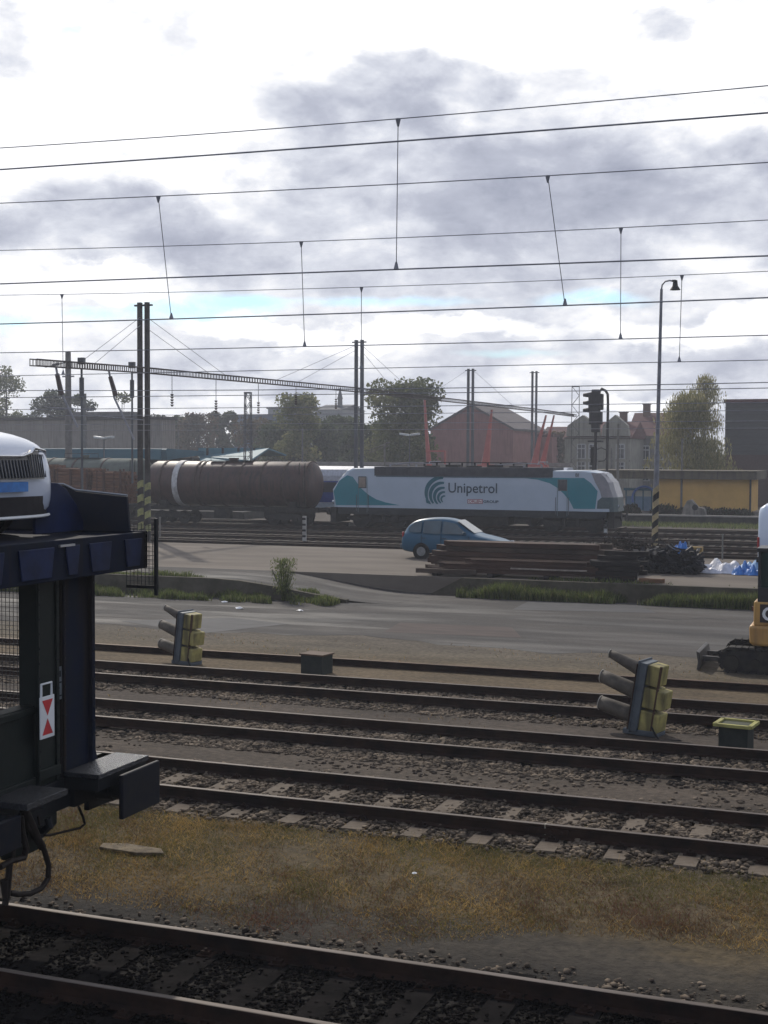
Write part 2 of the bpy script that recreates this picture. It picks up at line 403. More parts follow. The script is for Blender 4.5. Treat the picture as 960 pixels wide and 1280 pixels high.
# asphalt road between the tracks and the loading yard
def asphalt():
    m = mat('asphalt', (0.054, 0.047, 0.043), 0.62, 0, (0.032, 0.030, 0.030), 0.35, 6, bump=0.25, bsc=60, stretch=(0.35, 1.2, 1), spec=0.28)
    t = m.node_tree; b = t.nodes['Principled BSDF']; l = t.links
    tcn = t.nodes.new('ShaderNodeTexCoord'); mp = t.nodes.new('ShaderNodeMapping'); mp.inputs['Scale'].default_value = (.16, .9, 1)
    l.new(tcn.outputs['Object'], mp.inputs[0])
    n = t.nodes.new('ShaderNodeTexNoise'); n.inputs['Scale'].default_value = .9; n.inputs['Detail'].default_value = 7; n.inputs['Roughness'].default_value = .65
    l.new(mp.outputs[0], n.inputs['Vector'])
    r = t.nodes.new('ShaderNodeMapRange'); r.inputs[1].default_value = .45; r.inputs[2].default_value = .62; r.inputs[3].default_value = .95; r.inputs[4].default_value = .72
    l.new(n.outputs[0], r.inputs[0]); l.new(r.outputs[0], b.inputs['Roughness'])
    # fine aggregate over the broad patches
    old = b.inputs['Base Color'].links[0].from_socket
    n2 = t.nodes.new('ShaderNodeTexNoise'); n2.inputs['Scale'].default_value = 14; n2.inputs['Detail'].default_value = 8; n2.inputs['Roughness'].default_value = .75
    l.new(tcn.outputs['Object'], n2.inputs['Vector'])
    r2 = t.nodes.new('ShaderNodeMapRange'); r2.inputs[1].default_value = .3; r2.inputs[2].default_value = .7; r2.inputs[3].default_value = .7; r2.inputs[4].default_value = 1.3
    l.new(n2.outputs[0], r2.inputs[0])
    x = t.nodes.new('ShaderNodeVectorMath'); x.operation = 'SCALE'; l.new(old, x.inputs[0]); l.new(r2.outputs[0], x.inputs[3]); l.new(x.outputs[0], b.inputs['Base Color'])
    return m
M_asph = asphalt()
def strip(name, m, x0, x1, ylo, yhi, z, n=220, wob=0.35, seed=3, ny=1):
    xs = np.linspace(x0, x1, n)
    lo = ylo + nz2(xs, xs * 0, 1.3, seed) * wob; hi = yhi + nz2(xs, xs * 0, 1.1, seed + 5) * wob * .3
    V = np.concatenate([np.stack([xs, lo, xs * 0 + z], -1), np.stack([xs, hi, xs * 0 + z], -1)])
    i = np.arange(n - 1); F = np.stack([i, i + 1, n + i + 1, n + i], -1)
    return npmesh(name, V, F, m)
struct(strip('road', M_asph, -75, 60, 33.0, 44.6, -.196, wob=.9))

def seam(pts, w, Z, m, nm='road_seam'):
    b = MB(); n = len(pts)
    for i in range(n - 1):
        for k_ in range(6):
            t0, t1 = k_ / 6, (k_ + 1) / 6; a_ = Vector(pts[i]).lerp(Vector(pts[i + 1]), t0); c_ = Vector(pts[i]).lerp(Vector(pts[i + 1]), t1)
            w0, w1 = w * (.6 + .5 * math.sin(9 * (i + t0))), w * (.6 + .5 * math.sin(9 * (i + t1)))
            b.add([(a_.x, a_.y - w0, Z), (c_.x, c_.y - w1, Z), (c_.x, c_.y + w1, Z), (a_.x, a_.y + w0, Z)], [(0, 1, 2, 3)])
    struct(b.build(nm, m))
M_tar = mat('tar seam', (.018, .018, .02), .6)
for pl, w in (([(812, 771), (850, 775), (880, 772), (908, 775)], .05), ([(560, 768), (640, 772), (720, 770), (812, 772)], .018), ([(300, 781), (380, 776), (450, 781), (560, 790)], .02), ([(640, 800), (700, 788), (820, 790), (940, 800)], .02)):
    seam([tuple(at(a, c, Z=-.19)) for a, c in pl], w, -.188, M_tar)
def patch(pts, Z, m):
    b = MB(); vs = [tuple(at(a, c, Z=Z)) for a, c in pts]; b.add(vs, [tuple(range(len(vs)))]); struct(b.build('road_patch', m))
patch([(500, 778), (640, 784), (652, 797), (480, 790)], -.192, mat('patch red', (.085, .066, .06), .9, 0, (.06, .048, .045), 3, stretch=(.3, 1, 1)))
patch([(660, 752), (800, 757), (820, 766), (640, 762)], -.192, mat('patch pale', (.075, .073, .076), .8, 0, (.055, .055, .058), 3, stretch=(.3, 1, 1)))
patch([(150, 776), (290, 772), (360, 780), (250, 792)], -.192, mat('patch pale', (.085, .083, .086), .8))
def ss(a, b, v):
    t = np.clip((v - a) / (b - a), 0, 1); return t * t * (3 - 2 * t)
def ramp_z(x): return -0.192 + 0.592 * ss(-15.6, -21.8, x)
# access ramp climbing from the road to the yard
xs = np.linspace(-75, -15.2, 120); ys = np.linspace(41.3, 45.2, 14)
XX, YY = np.meshgrid(xs, ys); ZZ = ramp_z(XX) + 0.0
V = np.stack([XX, YY, ZZ], -1).reshape(-1, 3); nx_ = len(xs)
F = np.array([(j * nx_ + i, j * nx_ + i + 1, (j + 1) * nx_ + i + 1, (j + 1) * nx_ + i) for j in range(len(ys) - 1) for i in range(nx_ - 1)])
struct(npmesh('access_ramp', V, F, M_asph))
# yard pavement (pale concrete), a raised slab with its own edge
M_yard = mat('yard concrete', (0.175, 0.150, 0.125), 0.95, 0, (0.115, 0.098, 0.082), 0.5, 7, bump=0.3, bsc=30, stretch=(.4, 1.3, 1), spec=.15)
y_ = MB(); y_.b2((-75, 45.2, -.3), (45, 58.0, .4)); struct(y_.build('yard_pavement', M_yard))

# retaining walls
def wall_strip(name, pts, th, m, label, cat):
    """pts: (x, y, zbottom, ztop)"""
    b = MB(); rings = [[(x, y, z0), (x, y + th, z0), (x, y + th, z1), (x, y, z1)] for x, y, z0, z1 in pts]
    b.loft(rings); o = b.build(name, m); return tag(o, label, cat)
M_wall_d = mat('mossy concrete kerb', (0.105, 0.092, 0.072), 0.9, 0, (0.055, 0.050, 0.036), 1.5, bump=0.5)
wall_strip('retaining_wall', [(x, 44.95, -.25, max(float(ramp_z(np.array(x))) + .015, .418 if x > -15.1 else float(ramp_z(np.array(x))) + .015)) for x in [-15.15, -14, -5, 5, 15, 30, 45]], .24, M_wall_d,
           'low mossy concrete edge of the loading yard under the scrap and timber stacks', 'retaining wall')
wall_strip('retaining_wall', [(x, 41.05, -.25, float(ramp_z(np.array(x))) + .05) for x in np.linspace(-75, -16.8, 60)], .24, M_wall_d,
           'dark low wall along the access ramp behind the green weeds on the left', 'retaining wall')

# ------------------------------------------------------------------ tracks
def rail_mb(x0, x1, y, ztop=0.0, h=.17, wear=1):
    b = MB()
    prof = [(-.07, -h), (.07, -h), (.07, -h + .012), (.012, -h + .035), (.012, -.045), (.036, -.035), (.036, -.004), (.028, 0), (-.028, 0), (-.036, -.004), (-.036, -.035), (-.012, -.045), (-.012, -h + .035), (-.07, -h + .012)]
    k = 40; rings = []
    for i in range(k + 1):
        x = x0 + (x1 - x0) * i / k
        dy = 0.006 * math.sin(i * 1.7 + y)
        rings.append([(x, y + p[0] + dy, ztop + p[1]) for p in prof])
    b.loft(rings)
    n = len(prof)
    for i in range(k): b.m[i * n + 7] = 1; b.m[i * n + 6] = 1; b.m[i * n + 8] = 1
    return b
def track(yc, x0, x1, label, sleepers=True, top=M_rail_top, sl_m=M_sleeper, sl_len=2.6, buried=0.0, sp=0.6, sl_dy=0.0, group='tracks between the camera and the road', ztop=0.0, near_only=False):
    root = empty('railway_track', (x0, yc, -.2), 0, label, 'track', group)
    for s in ((-1, 1) if not near_only else (-1,)):
        b = rail_mb(0, x1 - x0, s * .7535, .2 + ztop); b.build('rail', [M_rail_rust, top], root)
    if sleepers == 'each':
        proto = None
        n = int((x1 - x0) / sp)
        b = MB(); b.box((0, 0, 0), (.27, sl_len, .16), taper=.96)
        for s_ in (-1, 1):
            yb_ = s_ * .7535 - sl_dy; b.box((0, yb_, .085), (.16, .34, .02), mi=1)
            for q_ in (-1, 1): b.box((0, yb_ + q_ * .115, .105), (.09, .06, .05), mi=1); b.cyl((0, yb_ + q_ * .12, .12), (0, yb_ + q_ * .12, .155), .016, n=6, mi=1)
        me = b.build('sleeper', [sl_m, M_rail_rust], root)
        me.location = (.3, sl_dy, -.055 + .0); me['x'] = 0
        del me['x']
        for i in range(1, n):
            o = me.copy(); C.objects.link(o); o.parent = root
            o.location = (.3 + i * sp, sl_dy + rnd.uniform(-.03, .03), -.052 + rnd.uniform(-.008, .006) - buried); o.rotation_euler = (rnd.uniform(-.008, .008), 0, rnd.uniform(-.025, .025))
    elif sleepers == 'mass':
        n = int((x1 - x0) / sp); b = MB()
        for i in range(n): b.box((.3 + i * sp, 0, -.07), (.25, sl_len, .16), rz=rnd.uniform(-.01, .01))
        o = b.build('sleepers', sl_m, root); o['kind'] = 'stuff'
    return root
track(10.76, -17.5, 12, 'nearest track with dark shade-toned sleepers at the bottom of the photo', 'each', sl_m=M_sleeper_d, buried=.0, sp=.74)
track(17.3, -24, 20, 'track with pale sleeper ends beside the dry grass', 'each', sl_len=2.15, buried=.0, sl_dy=-.30, sp=.86)
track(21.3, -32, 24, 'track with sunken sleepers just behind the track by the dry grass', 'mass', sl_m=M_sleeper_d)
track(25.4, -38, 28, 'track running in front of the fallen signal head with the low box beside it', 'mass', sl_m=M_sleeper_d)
track(29.5, -44, 32, 'rusty single rail sunk in the sandy dirt at the edge of the road', False, top=M_rail_top_r, ztop=-.04, near_only=True)
tb_ = [o for o in C.objects if o.name.startswith('railway_track')][1]
q_ = at(681, 1041, Y=16.5); b = MB()
for s_ in (-1, 1):
    b.b2((q_.x + 24 - .3, -.7535 + s_ * .035 - .02, .2 - .12), (q_.x + 24 + .3, -.7535 + s_ * .035 + .02, .2 - .05))
    for i in range(4): b.cyl((q_.x + 24 - .22 + i * .147, -.7535 + s_ * .05, .115), (q_.x + 24 - .22 + i * .147, -.7535 + s_ * .085, .115), .018, n=6)
b.build('fishplate', M_rail_rust, tb_); b = MB(); b.b2((q_.x + 24 - .008, -.795, .205 - .14), (q_.x + 24 + .008, -.71, .2015)); b.build('joint_gap', mat('pale joint', (.30, .27, .22), .6), tb_)
yard_labels = ['first of four tracks behind the loading yard, nearest the parked blue car', 'second track behind the loading yard counted from the blue car',
               'third track behind the loading yard, next but one before the tank wagon', 'track just in front of the locomotive and tank wagon']
for yv, lb in zip((61.5, 66.5, 71.5, 76.7), yard_labels):
    track(yv, -95, 60, lb, 'mass', sl_m=M_sleeper_d, group='tracks behind the loading yard')
track(82.5, -120, 70, 'track carrying the white and teal locomotive and the tank wagon', 'mass', sl_m=M_sleeper_d, group='tracks behind the loading yard')
track(88.2, -120, 70, 'track carrying the blue and white passenger coach behind the locomotive', 'mass', sl_m=M_sleeper_d, group='tracks behind the loading yard')

# ballast, pebbles and soil
def scatter(n, x0, x1, y0, y1, f=None):
    P = np.stack([nrs.uniform(x0, x1, n), nrs.uniform(y0, y1, n)], -1)
    if f is not None: P = P[f(P[:, 0], P[:, 1])]
    return P
def with_z(P, z): return np.concatenate([P, np.full((len(P), 1), z)], 1)
vis = lambda x, y: (x > -.80 * y - 1.0) & (x < .02 * y + 1.0)
onsl = lambda x, y, x0, yc, hl, sp=.6: ((((x - x0 - .3 + .15) % sp) < .30) & (np.abs(y - yc) < hl))
P = scatter(52000, -17, 2, 8.0, 11.9, lambda x, y: vis(x, y) & ~(onsl(x, y, -17.5, 10.76, 1.3, .74) & (nrs.uniform(0, 1, len(x)) < .86)))
o = stones('ballast', with_z(P, -.17) + nrs.uniform([0, 0, -.03], [0, 0, .03], (len(P), 3)), nrs.uniform(.012, .032, len(P)), M_stone_d); tag(o, 'dark shade-toned ballast stones lying around the nearest track', 'ballast', kind='stuff')
edge = lambda x, y: vis(x, y) & (nrs.uniform(0, 1, len(x)) < np.clip(1.1 - np.abs(y - 11.95 - .12 * nz2(x, y * 0, 1.2, 9)) / .5, 0, 1) ** 1.8)
P = scatter(6500, -15, 3, 11.5, 13.2, edge)
o = stones('loose_stones', with_z(P, -.185), nrs.uniform(.012, .042, len(P)) * nrs.choice([.7, 1, 1.3], len(P)), M_stonem); tag(o, 'loose brown stones along the edge between the nearest rail and the dry grass', 'stones', kind='stuff')
P = scatter(46000, -22, 4, 15.75, 18.75, lambda x, y: vis(x, y) & ~(onsl(x, y, -24, 17.0, 1.08, .86) & (nrs.uniform(0, 1, len(x)) < np.where(y < 16.6, .96, .72))) & (nrs.uniform(0, 1, len(x)) < np.clip((y - 15.7) / .5, .1, 1)))
o = stones('ballast', with_z(P, -.19) + nrs.uniform([0, 0, -.03], [0, 0, .03], (len(P), 3)), nrs.uniform(.018, .055, len(P)), M_stonem); tag(o, 'brown ballast stones between the pale sleepers beside the grass', 'ballast', kind='stuff')
def pebble_zone(n, y0, y1, label, thr=-.1, sd=4):
    P = scatter(n, -.8 * y1 - 1, 3, y0, y1, lambda x, y: vis(x, y) & (nz2(x, y, 1.1, sd) + nrs.uniform(-.5, .5, len(x)) > thr))
    o = stones('ballast', with_z(P, -.195), nrs.uniform(.018, .062, len(P)), M_stonem); tag(o, label, 'ballast', kind='stuff')
pebble_zone(26000, 19.75, 22.6, 'rough stones around the third track from the camera', -.35, 4)
pebble_zone(26000, 23.8, 26.7, 'rough stones around the fourth track from the camera, by the fallen signal', -.2, 6)
pebble_zone(3000, 18.6, 19.9, 'scattered pebbles on the smooth dirt path between two tracks', .35, 7)

# dry grass strip
M_g = [mat('dry grass straw', (0.46, 0.31, 0.11), 0.8, 0, (0.27, 0.17, 0.055), 1.3), mat('dry grass brown', (0.17, 0.10, 0.042), 0.85, 0, (0.085, 0.05, 0.026), 1.5),
       mat('grass olive', (0.15, 0.135, 0.036), 0.8, 0, (0.09, 0.082, 0.026), 1.1), mat('grass reddish', (0.16, 0.075, 0.05), 0.85, 0, (0.10, 0.05, 0.035), 1.1)]
def grass_keep(x, y):
    lo = 12.15 + .22 * nz2(x, y * 0, 1.3, 21) + 1.15 * ss(-5.2, -2.6, x) - .35 * ss(-.5, 1.5, x)
    hi = 15.95 + .2 * nz2(x, y * 0, 1.6, 22)
    pr = np.clip((y - lo) / .5, 0, 1) * np.clip((hi - y) / .3, 0, 1)
    return vis(x, y) & (nrs.uniform(0, 1, len(x)) < pr * np.clip(.62 + .6 * nz2(x, y, 1.9, 23) + .35 * nz2(x, y, 5.0, 24), .08, 1))
P = scatter(330000, -15, 4, 12.0, 16.3, grass_keep)
q = nz2(P[:, 0], P[:, 1], 1.0, 31) + nrs.normal(0, .35, len(P)); q2 = nz2(P[:, 0], P[:, 1], 1.7, 32) + nrs.normal(0, .3, len(P))
q = q + np.clip((P[:, 1] - 14.2) * .22, -.3, .4); q2 = q2 + .5 * np.exp(-((P[:, 0] + 8.6) / .9) ** 2 - ((P[:, 1] - 13.6) / .5) ** 2) * 1.6
mi = np.where(q > .26, 2, np.where(q2 > .62, 3, np.where(q2 < .05, 0, 1)))
o = blades('grass', with_z(P, -.2), nrs.uniform(.012, .045, len(P)) * nrs.choice([.7, 1, 1.9], len(P), p=[.45, .43, .12]) * np.clip(1 + .6 * nz2(P[:, 0], P[:, 1], 3.0, 77), .5, 1.8), nrs.uniform(.0016, .0052, len(P)), M_g, 2.8, mi)
tag(o, 'dry straw coloured grass strip between the two nearest tracks', 'grass', kind='stuff')
P = scatter(26000, -15, 4, 12.1, 16.0, lambda x, y: grass_keep(x, y) & (nz2(x, y, 1.6, 91) > .15))
o = blades('grass', with_z(P, -.19), nrs.uniform(.03, .085, len(P)), nrs.uniform(.0012, .0028, len(P)), [mat('bleached straw', (.46, .31, .12), .8, 0, (.30, .19, .07), 2), M_g[0], M_g[2]], 3.2, nrs.choice(3, len(P), p=[.5, .3, .2])); tag(o, 'longer bleached straw wisps in the dry grass between the two nearest tracks', 'grass', kind='stuff')
# straw tufts in the sandy dirt and around the tracks
P = scatter(16000, -40, 3, 15.9, 33, lambda x, y: vis(x, y) & (nz2(x, y, 1.4, 41) > .35))
o = blades('grass', with_z(P, -.2), nrs.uniform(.02, .07, len(P)), nrs.uniform(.003, .008, len(P)), M_g, 1.4, nrs.choice(4, len(P), p=[.3, .3, .35, .05])); tag(o, 'thin tufts of straw and weed growing between the middle tracks', 'grass', kind='stuff')

# green weeds along the walls
M_w = [mat('weed green', (0.16, 0.20, 0.06), 0.7, 0, (0.10, 0.125, 0.04), 1.5), mat('weed dark', (0.08, 0.10, 0.035), 0.75, 0, (0.05, 0.06, 0.025), 2), mat('weed pale', (0.24, 0.23, 0.10), 0.8, 0, (0.10, 0.10, 0.05), 2)]
def weeds(name, x0, x1, y0, y1, n, hmax, label, zf=lambda x, y: x * 0 - .2, sd=51, thr=-.25, minh=.25):
    P = scatter(n, x0, x1, y0, y1); d = nz2(P[:, 0], P[:, 1], 1.3, sd)
    k = d + nrs.uniform(-.15, .15, len(P)) > thr; P = P[k]; d = d[k]
    h = hmax * np.clip(.45 + .8 * (d - thr), minh, 1) * nrs.uniform(.4, 1, len(P))
    o = blades(name, np.concatenate([P, zf(P[:, 0], P[:, 1])[:, None]], 1), h, nrs.uniform(.006, .02, len(P)), M_w, .7, nrs.choice(3, len(P), p=[.5, .35, .15]))
    return tag(o, label, 'weeds', kind='stuff')
weeds('weeds', -36, -16.9, 39.9, 41.05, 26000, .55, 'green weeds at the foot of the low wall by the access ramp')
weeds('weeds', -33, -18.0, 41.2, 41.8, 5000, .30, 'fringe of weeds on top of the ramp wall', lambda x, y: ramp_z(x) - .01, 57, .0)
weeds('weeds', -14, 6, 44.2, 44.95, 26000, .62, 'green weeds in front of the loading yard edge below the timber stacks', sd=61, thr=-.45)
weeds('weeds', -14, 6, 45.2, 45.7, 2500, .25, 'sparse weeds on top of the loading yard edge', lambda x, y: x * 0 + .4, 66, .1)
weeds('weeds', -30, 15, 94.5, 99.6, 16000, .30, 'grass bank between the rear tracks and the station platform', sd=68, thr=-1, minh=.6)
# one tall plant on the verge
p = at(355, 743, Y=41.0)
root = empty('weed_plant', (p.x, 41.0, -.15), 0, 'tall bushy green weed standing alone on the verge beside the ramp', 'plant')
b = MB()
for i in range(26):
    a = rnd.uniform(0, 6.28); r = rnd.uniform(.1, .42); h = rnd.uniform(.7, 1.35)
    b.tube([(0 + .05 * math.cos(a), .05 * math.sin(a), 0), (r * .5 * math.cos(a), r * .5 * math.sin(a), h * .5), (r * math.cos(a), r * math.sin(a), h)], .008, 4)
b.build('stem', M_w[1], root)
n = 1300; a = nrs.uniform(0, 6.28, n); hh = nrs.uniform(.15, 1.35, n); rr = np.abs(nrs.normal(.25, .13, n)) * (.55 + .5 * hh / 1.3)
P3 = np.stack([np.cos(a) * rr, np.sin(a) * rr, hh], -1)
blades('foliage', P3, nrs.uniform(.04, .11, n), nrs.uniform(.008, .018, n), M_w, 1.5, nrs.choice(3, n, p=[.6, .3, .1]), parent=root)

# crack / tar seam on the asphalt, litter
def litter(px, py, Z, s, label, m, cat='litter'):
    p = at(px, py, Z=Z); b = MB(); vs = []
    n = 9
    for i in range(n):
        t = 6.283 * i / n; r_ = s * rnd.uniform(.6, 1.1); vs.append((math.cos(t) * r_, math.sin(t) * r_ * .7, rnd.uniform(0, s * .3)))
    vs.append((0, 0, s * .45)); b.add(vs, [(i, (i + 1) % n, n) for i in range(n)] + [tuple(range(n))[::-1]])
    tag(b.build('paper_scrap', m, loc=(p.x, p.y, Z + .002)), label, cat)
litter(518, 1092, -.17, .045, 'small white scrap lying alone on the dry grass', M_white)
litter(300, 761, -.19, .16, 'flat white scrap on the road edge above the small signal head', M_white)
litter(281, 758 - 5, -.19, .12, 'second white scrap on the weeds beside the flat one', M_white)
litter(375, 764, -.19, .14, 'white scrap at the road edge below the tall weed', M_white)
litter(898, 750, -.19, .11, 'white litter at the yard edge left of the excavator', M_white)
litter(782, 866 + 150, -.19, .03, 'tiny white scrap by the rail right of centre', M_white)

# an old flat slab in the grass near the buffer
p = at(170, 1062, Z=-.17); b = MB(); b.prism([(-.45, -.12), (.1, -.16), (.42, -.05), (.3, .1), (-.2, .14), (-.5, .05)], 'z', 0, .04)
tag(b.build('stone_slab', mat('slab', (.20, .16, .105), .9, 0, (.09, .07, .05), 9), loc=(p.x, p.y, -.19), bevel=.01), 'thin broken slab lying in the grass right of the wagon hose', 'slab')

# ================================================================== car transporter wagon (left)
WX, WY = -7.5, 10.76
M_wd = mat('transporter dark paint', (0.006, 0.008, 0.012), 0.55, 0, (0.012, 0.014, 0.017), 3, bump=.1, spec=.2)
M_wn = mat('transporter navy paint', (0.006, 0.010, 0.028), 0.8, 0, (0.009, 0.013, 0.022), 3, bump=.1, spec=.12, streak=(.022, .016, .014))
M_wb = mat('transporter blue deck paint', (0.009, 0.020, 0.075), 0.65, 0, (0.006, 0.011, 0.036), 2.5, bump=.1, spec=.2)
M_wg = mat('transporter frame dark green', (0.006, 0.011, 0.010), 0.55, 0, (0.010, 0.014, 0.013), 3, bump=.1, spec=.2)
M_chq = mat('chequer plate', (0.03, 0.033, 0.042), 0.26, .4, (0.012, 0.013, 0.017), 40, bump=1.0, bsc=90, stretch=(1, .35, 1))
M_hose = mat('rubber hose', (0.022, 0.016, 0.014), 0.6)
wroot = empty('car_transporter_wagon', (WX, WY, 0), 0, 'dark blue double-deck car transporter wagon end with buffer and hose at the left edge', 'railway wagon')
def loc(p): return Vector(p) - Vector((WX, WY, 0))
b = MB(); b.b2((-7, -1.35, 1.14), (-.25, 1.35, 1.25)); b.b2((-7, -1.42, 1.25), (-.05, 1.42, 1.5))
b.b2((-.28, -1.42, 1.2), (0, 1.42, 1.5)); b.b2((-.2, -.9, 1.04), (-.02, .16, 1.21))
b.build('underframe', M_wd, wroot, bevel=.01)
# end wall between the posts, lower
b = MB(); b.b2((-.22, -1.2, 1.5), (-.06, .18, 2.28)); b.b2((-.06, -1.1, 2.2), (-.03, .1, 2.27)); b.b2((-.06, -1.1, 1.52), (-.03, .1, 1.6))
b.build('end_wall', M_wg, wroot, bevel=.008)
b = MB(); b.b2((-.22, -.10, 1.5), (-.02, .25, 3.5)); b.b2((-.02, -.10, 1.5), (.0, -.07, 3.5)); b.b2((-.02, .2, 1.5), (.0, .25, 3.5)); b.b2((-.02, -.1, 1.56), (.01, .25, 1.66))
b.build('end_post', M_wg, wroot, bevel=.008)
b = MB(); b.b2((-.30, .32, 1.5), (-.04, .86, 3.5)); b.b2((-.02, .32, 1.5), (.0, .36, 3.5)); b.b2((-.04, .8, 1.5), (.01, .86, 3.5)); b.prism([(.86, 1.5), (1.08, 1.5), (1.02, 1.66), (.92, 1.82), (.90, 2.3), (.86, 2.4)], 'x', -.2, -.1)
b.build('end_post', M_wn, wroot, bevel=.008)
b = MB()
for z in np.arange(1.7, 3.45, .14):
    for y in (-.075, .228): b.cyl((.0, y, z), (.006, y, z), .012, n=6)
for z in np.arange(1.7, 3.45, .14): b.cyl((.0, .34, z), (.006, .34, z), .012, n=6); b.cyl((.01, .83, z), (.016, .83, z), .012, n=6)
b.build('rivets', M_wd, wroot)['kind'] = 'stuff'
# little gap plate between the two posts with data lettering
b = MB(); b.b2((-.03, .255, 2.28), (-.022, .315, 2.60)); b.build('number_plate', mat('grey plate', (.16, .18, .2), .6), wroot)
b = MB(); b.b2((-.022, .262, 2.31), (-.019, .308, 2.325)); b.b2((-.022, .262, 2.44), (-.019, .308, 2.455)); b.b2((-.022, .27, 2.5), (-.019, .30, 2.56)); b.build('lettering', M_wd, wroot)
# shunter step and its chequer top
b = MB(); b.b2((0, .30, 1.52), (.40, 1.24, 1.57)); b.build('step_plate', M_chq, wroot, bevel=.006)
b = MB(); b.b2((0, .32, 1.40), (.38, 1.22, 1.518)); b.b2((.0, .40, 1.2), (.06, 1.3, 1.4)); b.build('step_bracket', M_wd, wroot)
b = MB(); b.b2((-.02, -.85, 1.50), (.40, -.22, 1.56)); b.build('step_plate', M_chq, wroot, bevel=.006)
# buffers
for s in (1, -1):
    yb = s * .875
    b = MB(); b.box((.51 if s > 0 else .30, yb - (.16 if s < 0 else 0), 1.31), (.05, .72 if s > 0 else .42, .44 if s > 0 else .30)); b.box((.475 if s > 0 else .27, yb - (.16 if s < 0 else 0), 1.31), (.03, .5 if s > 0 else .36, .26)); bu = b.build('buffer', mat('buffer dark', (0.006, .008, .016), .6, 0, (.014, .014, .017), 5), wroot, bevel=.03)
    b = MB(); b.cyl((0, yb, 1.31), (.22, yb, 1.31), .14, n=16); b.cyl((.2, yb, 1.31), (.47 if s > 0 else .26, yb, 1.31), .115, n=16); b.box((.02, yb, 1.31), (.05, .42, .42)); x = b.build('buffer_casing', M_wd, bu, smooth=True)
# draw gear, hoses, steps
def Lp(px, py, X): return loc(at(px, py, X=X))
b = MB(); b.b2((-.1, -.42, 1.06), (.10, -.14, 1.34)); b.tube([(.08, -.28, 1.16), (.18, -.28, 1.16), (.24, -.28, 1.21), (.22, -.28, 1.28)], .04, 8)
b.build('draw_hook', M_wd, wroot, smooth=True)
hp = [(30, 1012), (34, 1034), (45, 1046), (55, 1062), (61, 1082), (60, 1098), (52, 1110), (38, 1117), (22, 1118), (12, 1116)]
b = MB(); pts = [Lp(a, c, -7.33) for a, c in hp]
fine_pts = []
for i in range(len(pts) - 1):
    for k in range(4): fine_pts.append(pts[i].lerp(pts[i + 1], k / 4))
fine_pts.append(pts[-1])
b.tube(fine_pts, .026, 10); b.cyl(pts[0], pts[2], .045); b.cyl(pts[2], pts[2].lerp(pts[3], .8), .038)
b.build('brake_hose', M_hose, wroot, smooth=True)
b = MB(); p1 = Lp(12, 1080, -7.33); p2 = Lp(9, 1118, -7.33); p3 = Lp(6, 1132, -7.33); b.tube([p1, p1.lerp(p2, .5), p2, p3], .03, 8); b.cyl(Lp(5, 1100, -7.33), Lp(7, 1130, -7.33), .038, .02)
b.tube([Lp(0, 1084, -7.3), Lp(14, 1076, -7.3), Lp(30, 1072, -7.3)], .03, 8); b.tube([Lp(30, 1072, -7.3), Lp(33, 1060, -7.3), Lp(28, 1040, -7.3), Lp(26, 1020, -7.3)], .028, 8)
b.tube([Lp(16, 1030, -7.3), Lp(17, 1050, -7.3), Lp(16, 1075, -7.3)], .022, 8)
b.build('hose_coupling', M_hose, wroot, smooth=True)
b = MB(); b.tube([Lp(47, 1020, -7.4), Lp(50, 1036, -7.4), Lp(56, 1044, -7.4), Lp(62, 1044, -7.4), Lp(100, 1035, -7.4), Lp(106, 1030, -7.4), Lp(104, 1022, -7.4), Lp(98, 1008, -7.4)], .013, 8)
b.build('foot_stirrup', M_hose, wroot, smooth=True)
b = MB(); b.b2((-.12, -.55, .92), (.02, -.12, 1.06)); b.prism([(-.1, .98), (.2, 1.08), (.2, 1.21), (-.1, 1.21)], 'x', -.1, .0); b.build('headstock_box', M_wg, wroot, bevel=.02)
# end-of-train board
bx = -7.44
sg = empty('rail_end_board', (bx, at(58, 896, X=bx).y, at(58, 896, X=bx).z), 0, 'small white tail board with two red triangles hung on the wagon end post', 'sign')
hw, hh_ = .115, .20
b = MB(); b.b2((0, -hw, -hh_), (.012, hw, hh_)); b.build('board', M_white, sg, bevel=.004)
b = MB(); zf_ = .0145
b.add([(zf_, -.085, .165), (zf_, .085, .165), (zf_, .0, .012)], [(0, 1, 2)]); b.add([(zf_, -.085, -.165), (zf_, .085, -.165), (zf_, .0, -.012)], [(0, 2, 1)]); b.build('red_triangles', mat('signal red', (.60, .03, .035), .5, 0, (.42, .02, .03), 5), sg)
b = MB(); b.tube([(.006, -.09, .2), (.006, -.09, .32), (.006, .075, .32), (.006, .075, .2)], .012, 6); b.build('hanger', M_white, sg)
# upper deck
b = MB(); b.b2((-7, -1.5, 3.50), (.22, 1.5, 3.60)); b.b2((.16, -1.5, 3.48), (.24, 1.5, 3.86)); b.b2((-7, 1.42, 3.5), (.24, 1.5, 3.87)); b.b2((-7, -1.5, 3.5), (.24, -1.42, 3.87)); b.b2((-7, -1.5, 3.78), (.2, 1.5, 3.84))
b.build('upper_deck', M_wn, wroot, bevel=.01)
for y0, y1 in ((-1.35, -.95), (-.75, -.2), (-.02, .22), (.38, .78), (1.02, 1.36)):
    b = MB(); b.prism([(y0, 3.80), (y1, 3.80), (y1 - .05, 3.52), (y0 + .05, 3.52)], 'x', .243, .262); b.build('deck_panel', M_wb, wroot, bevel=.006)
b = MB(); b.b2((.243, -.12, 3.795), (.27, .12, 3.815)); b.build('latch', mat('bare steel', (.5, .5, .52), .35, .8), wroot)
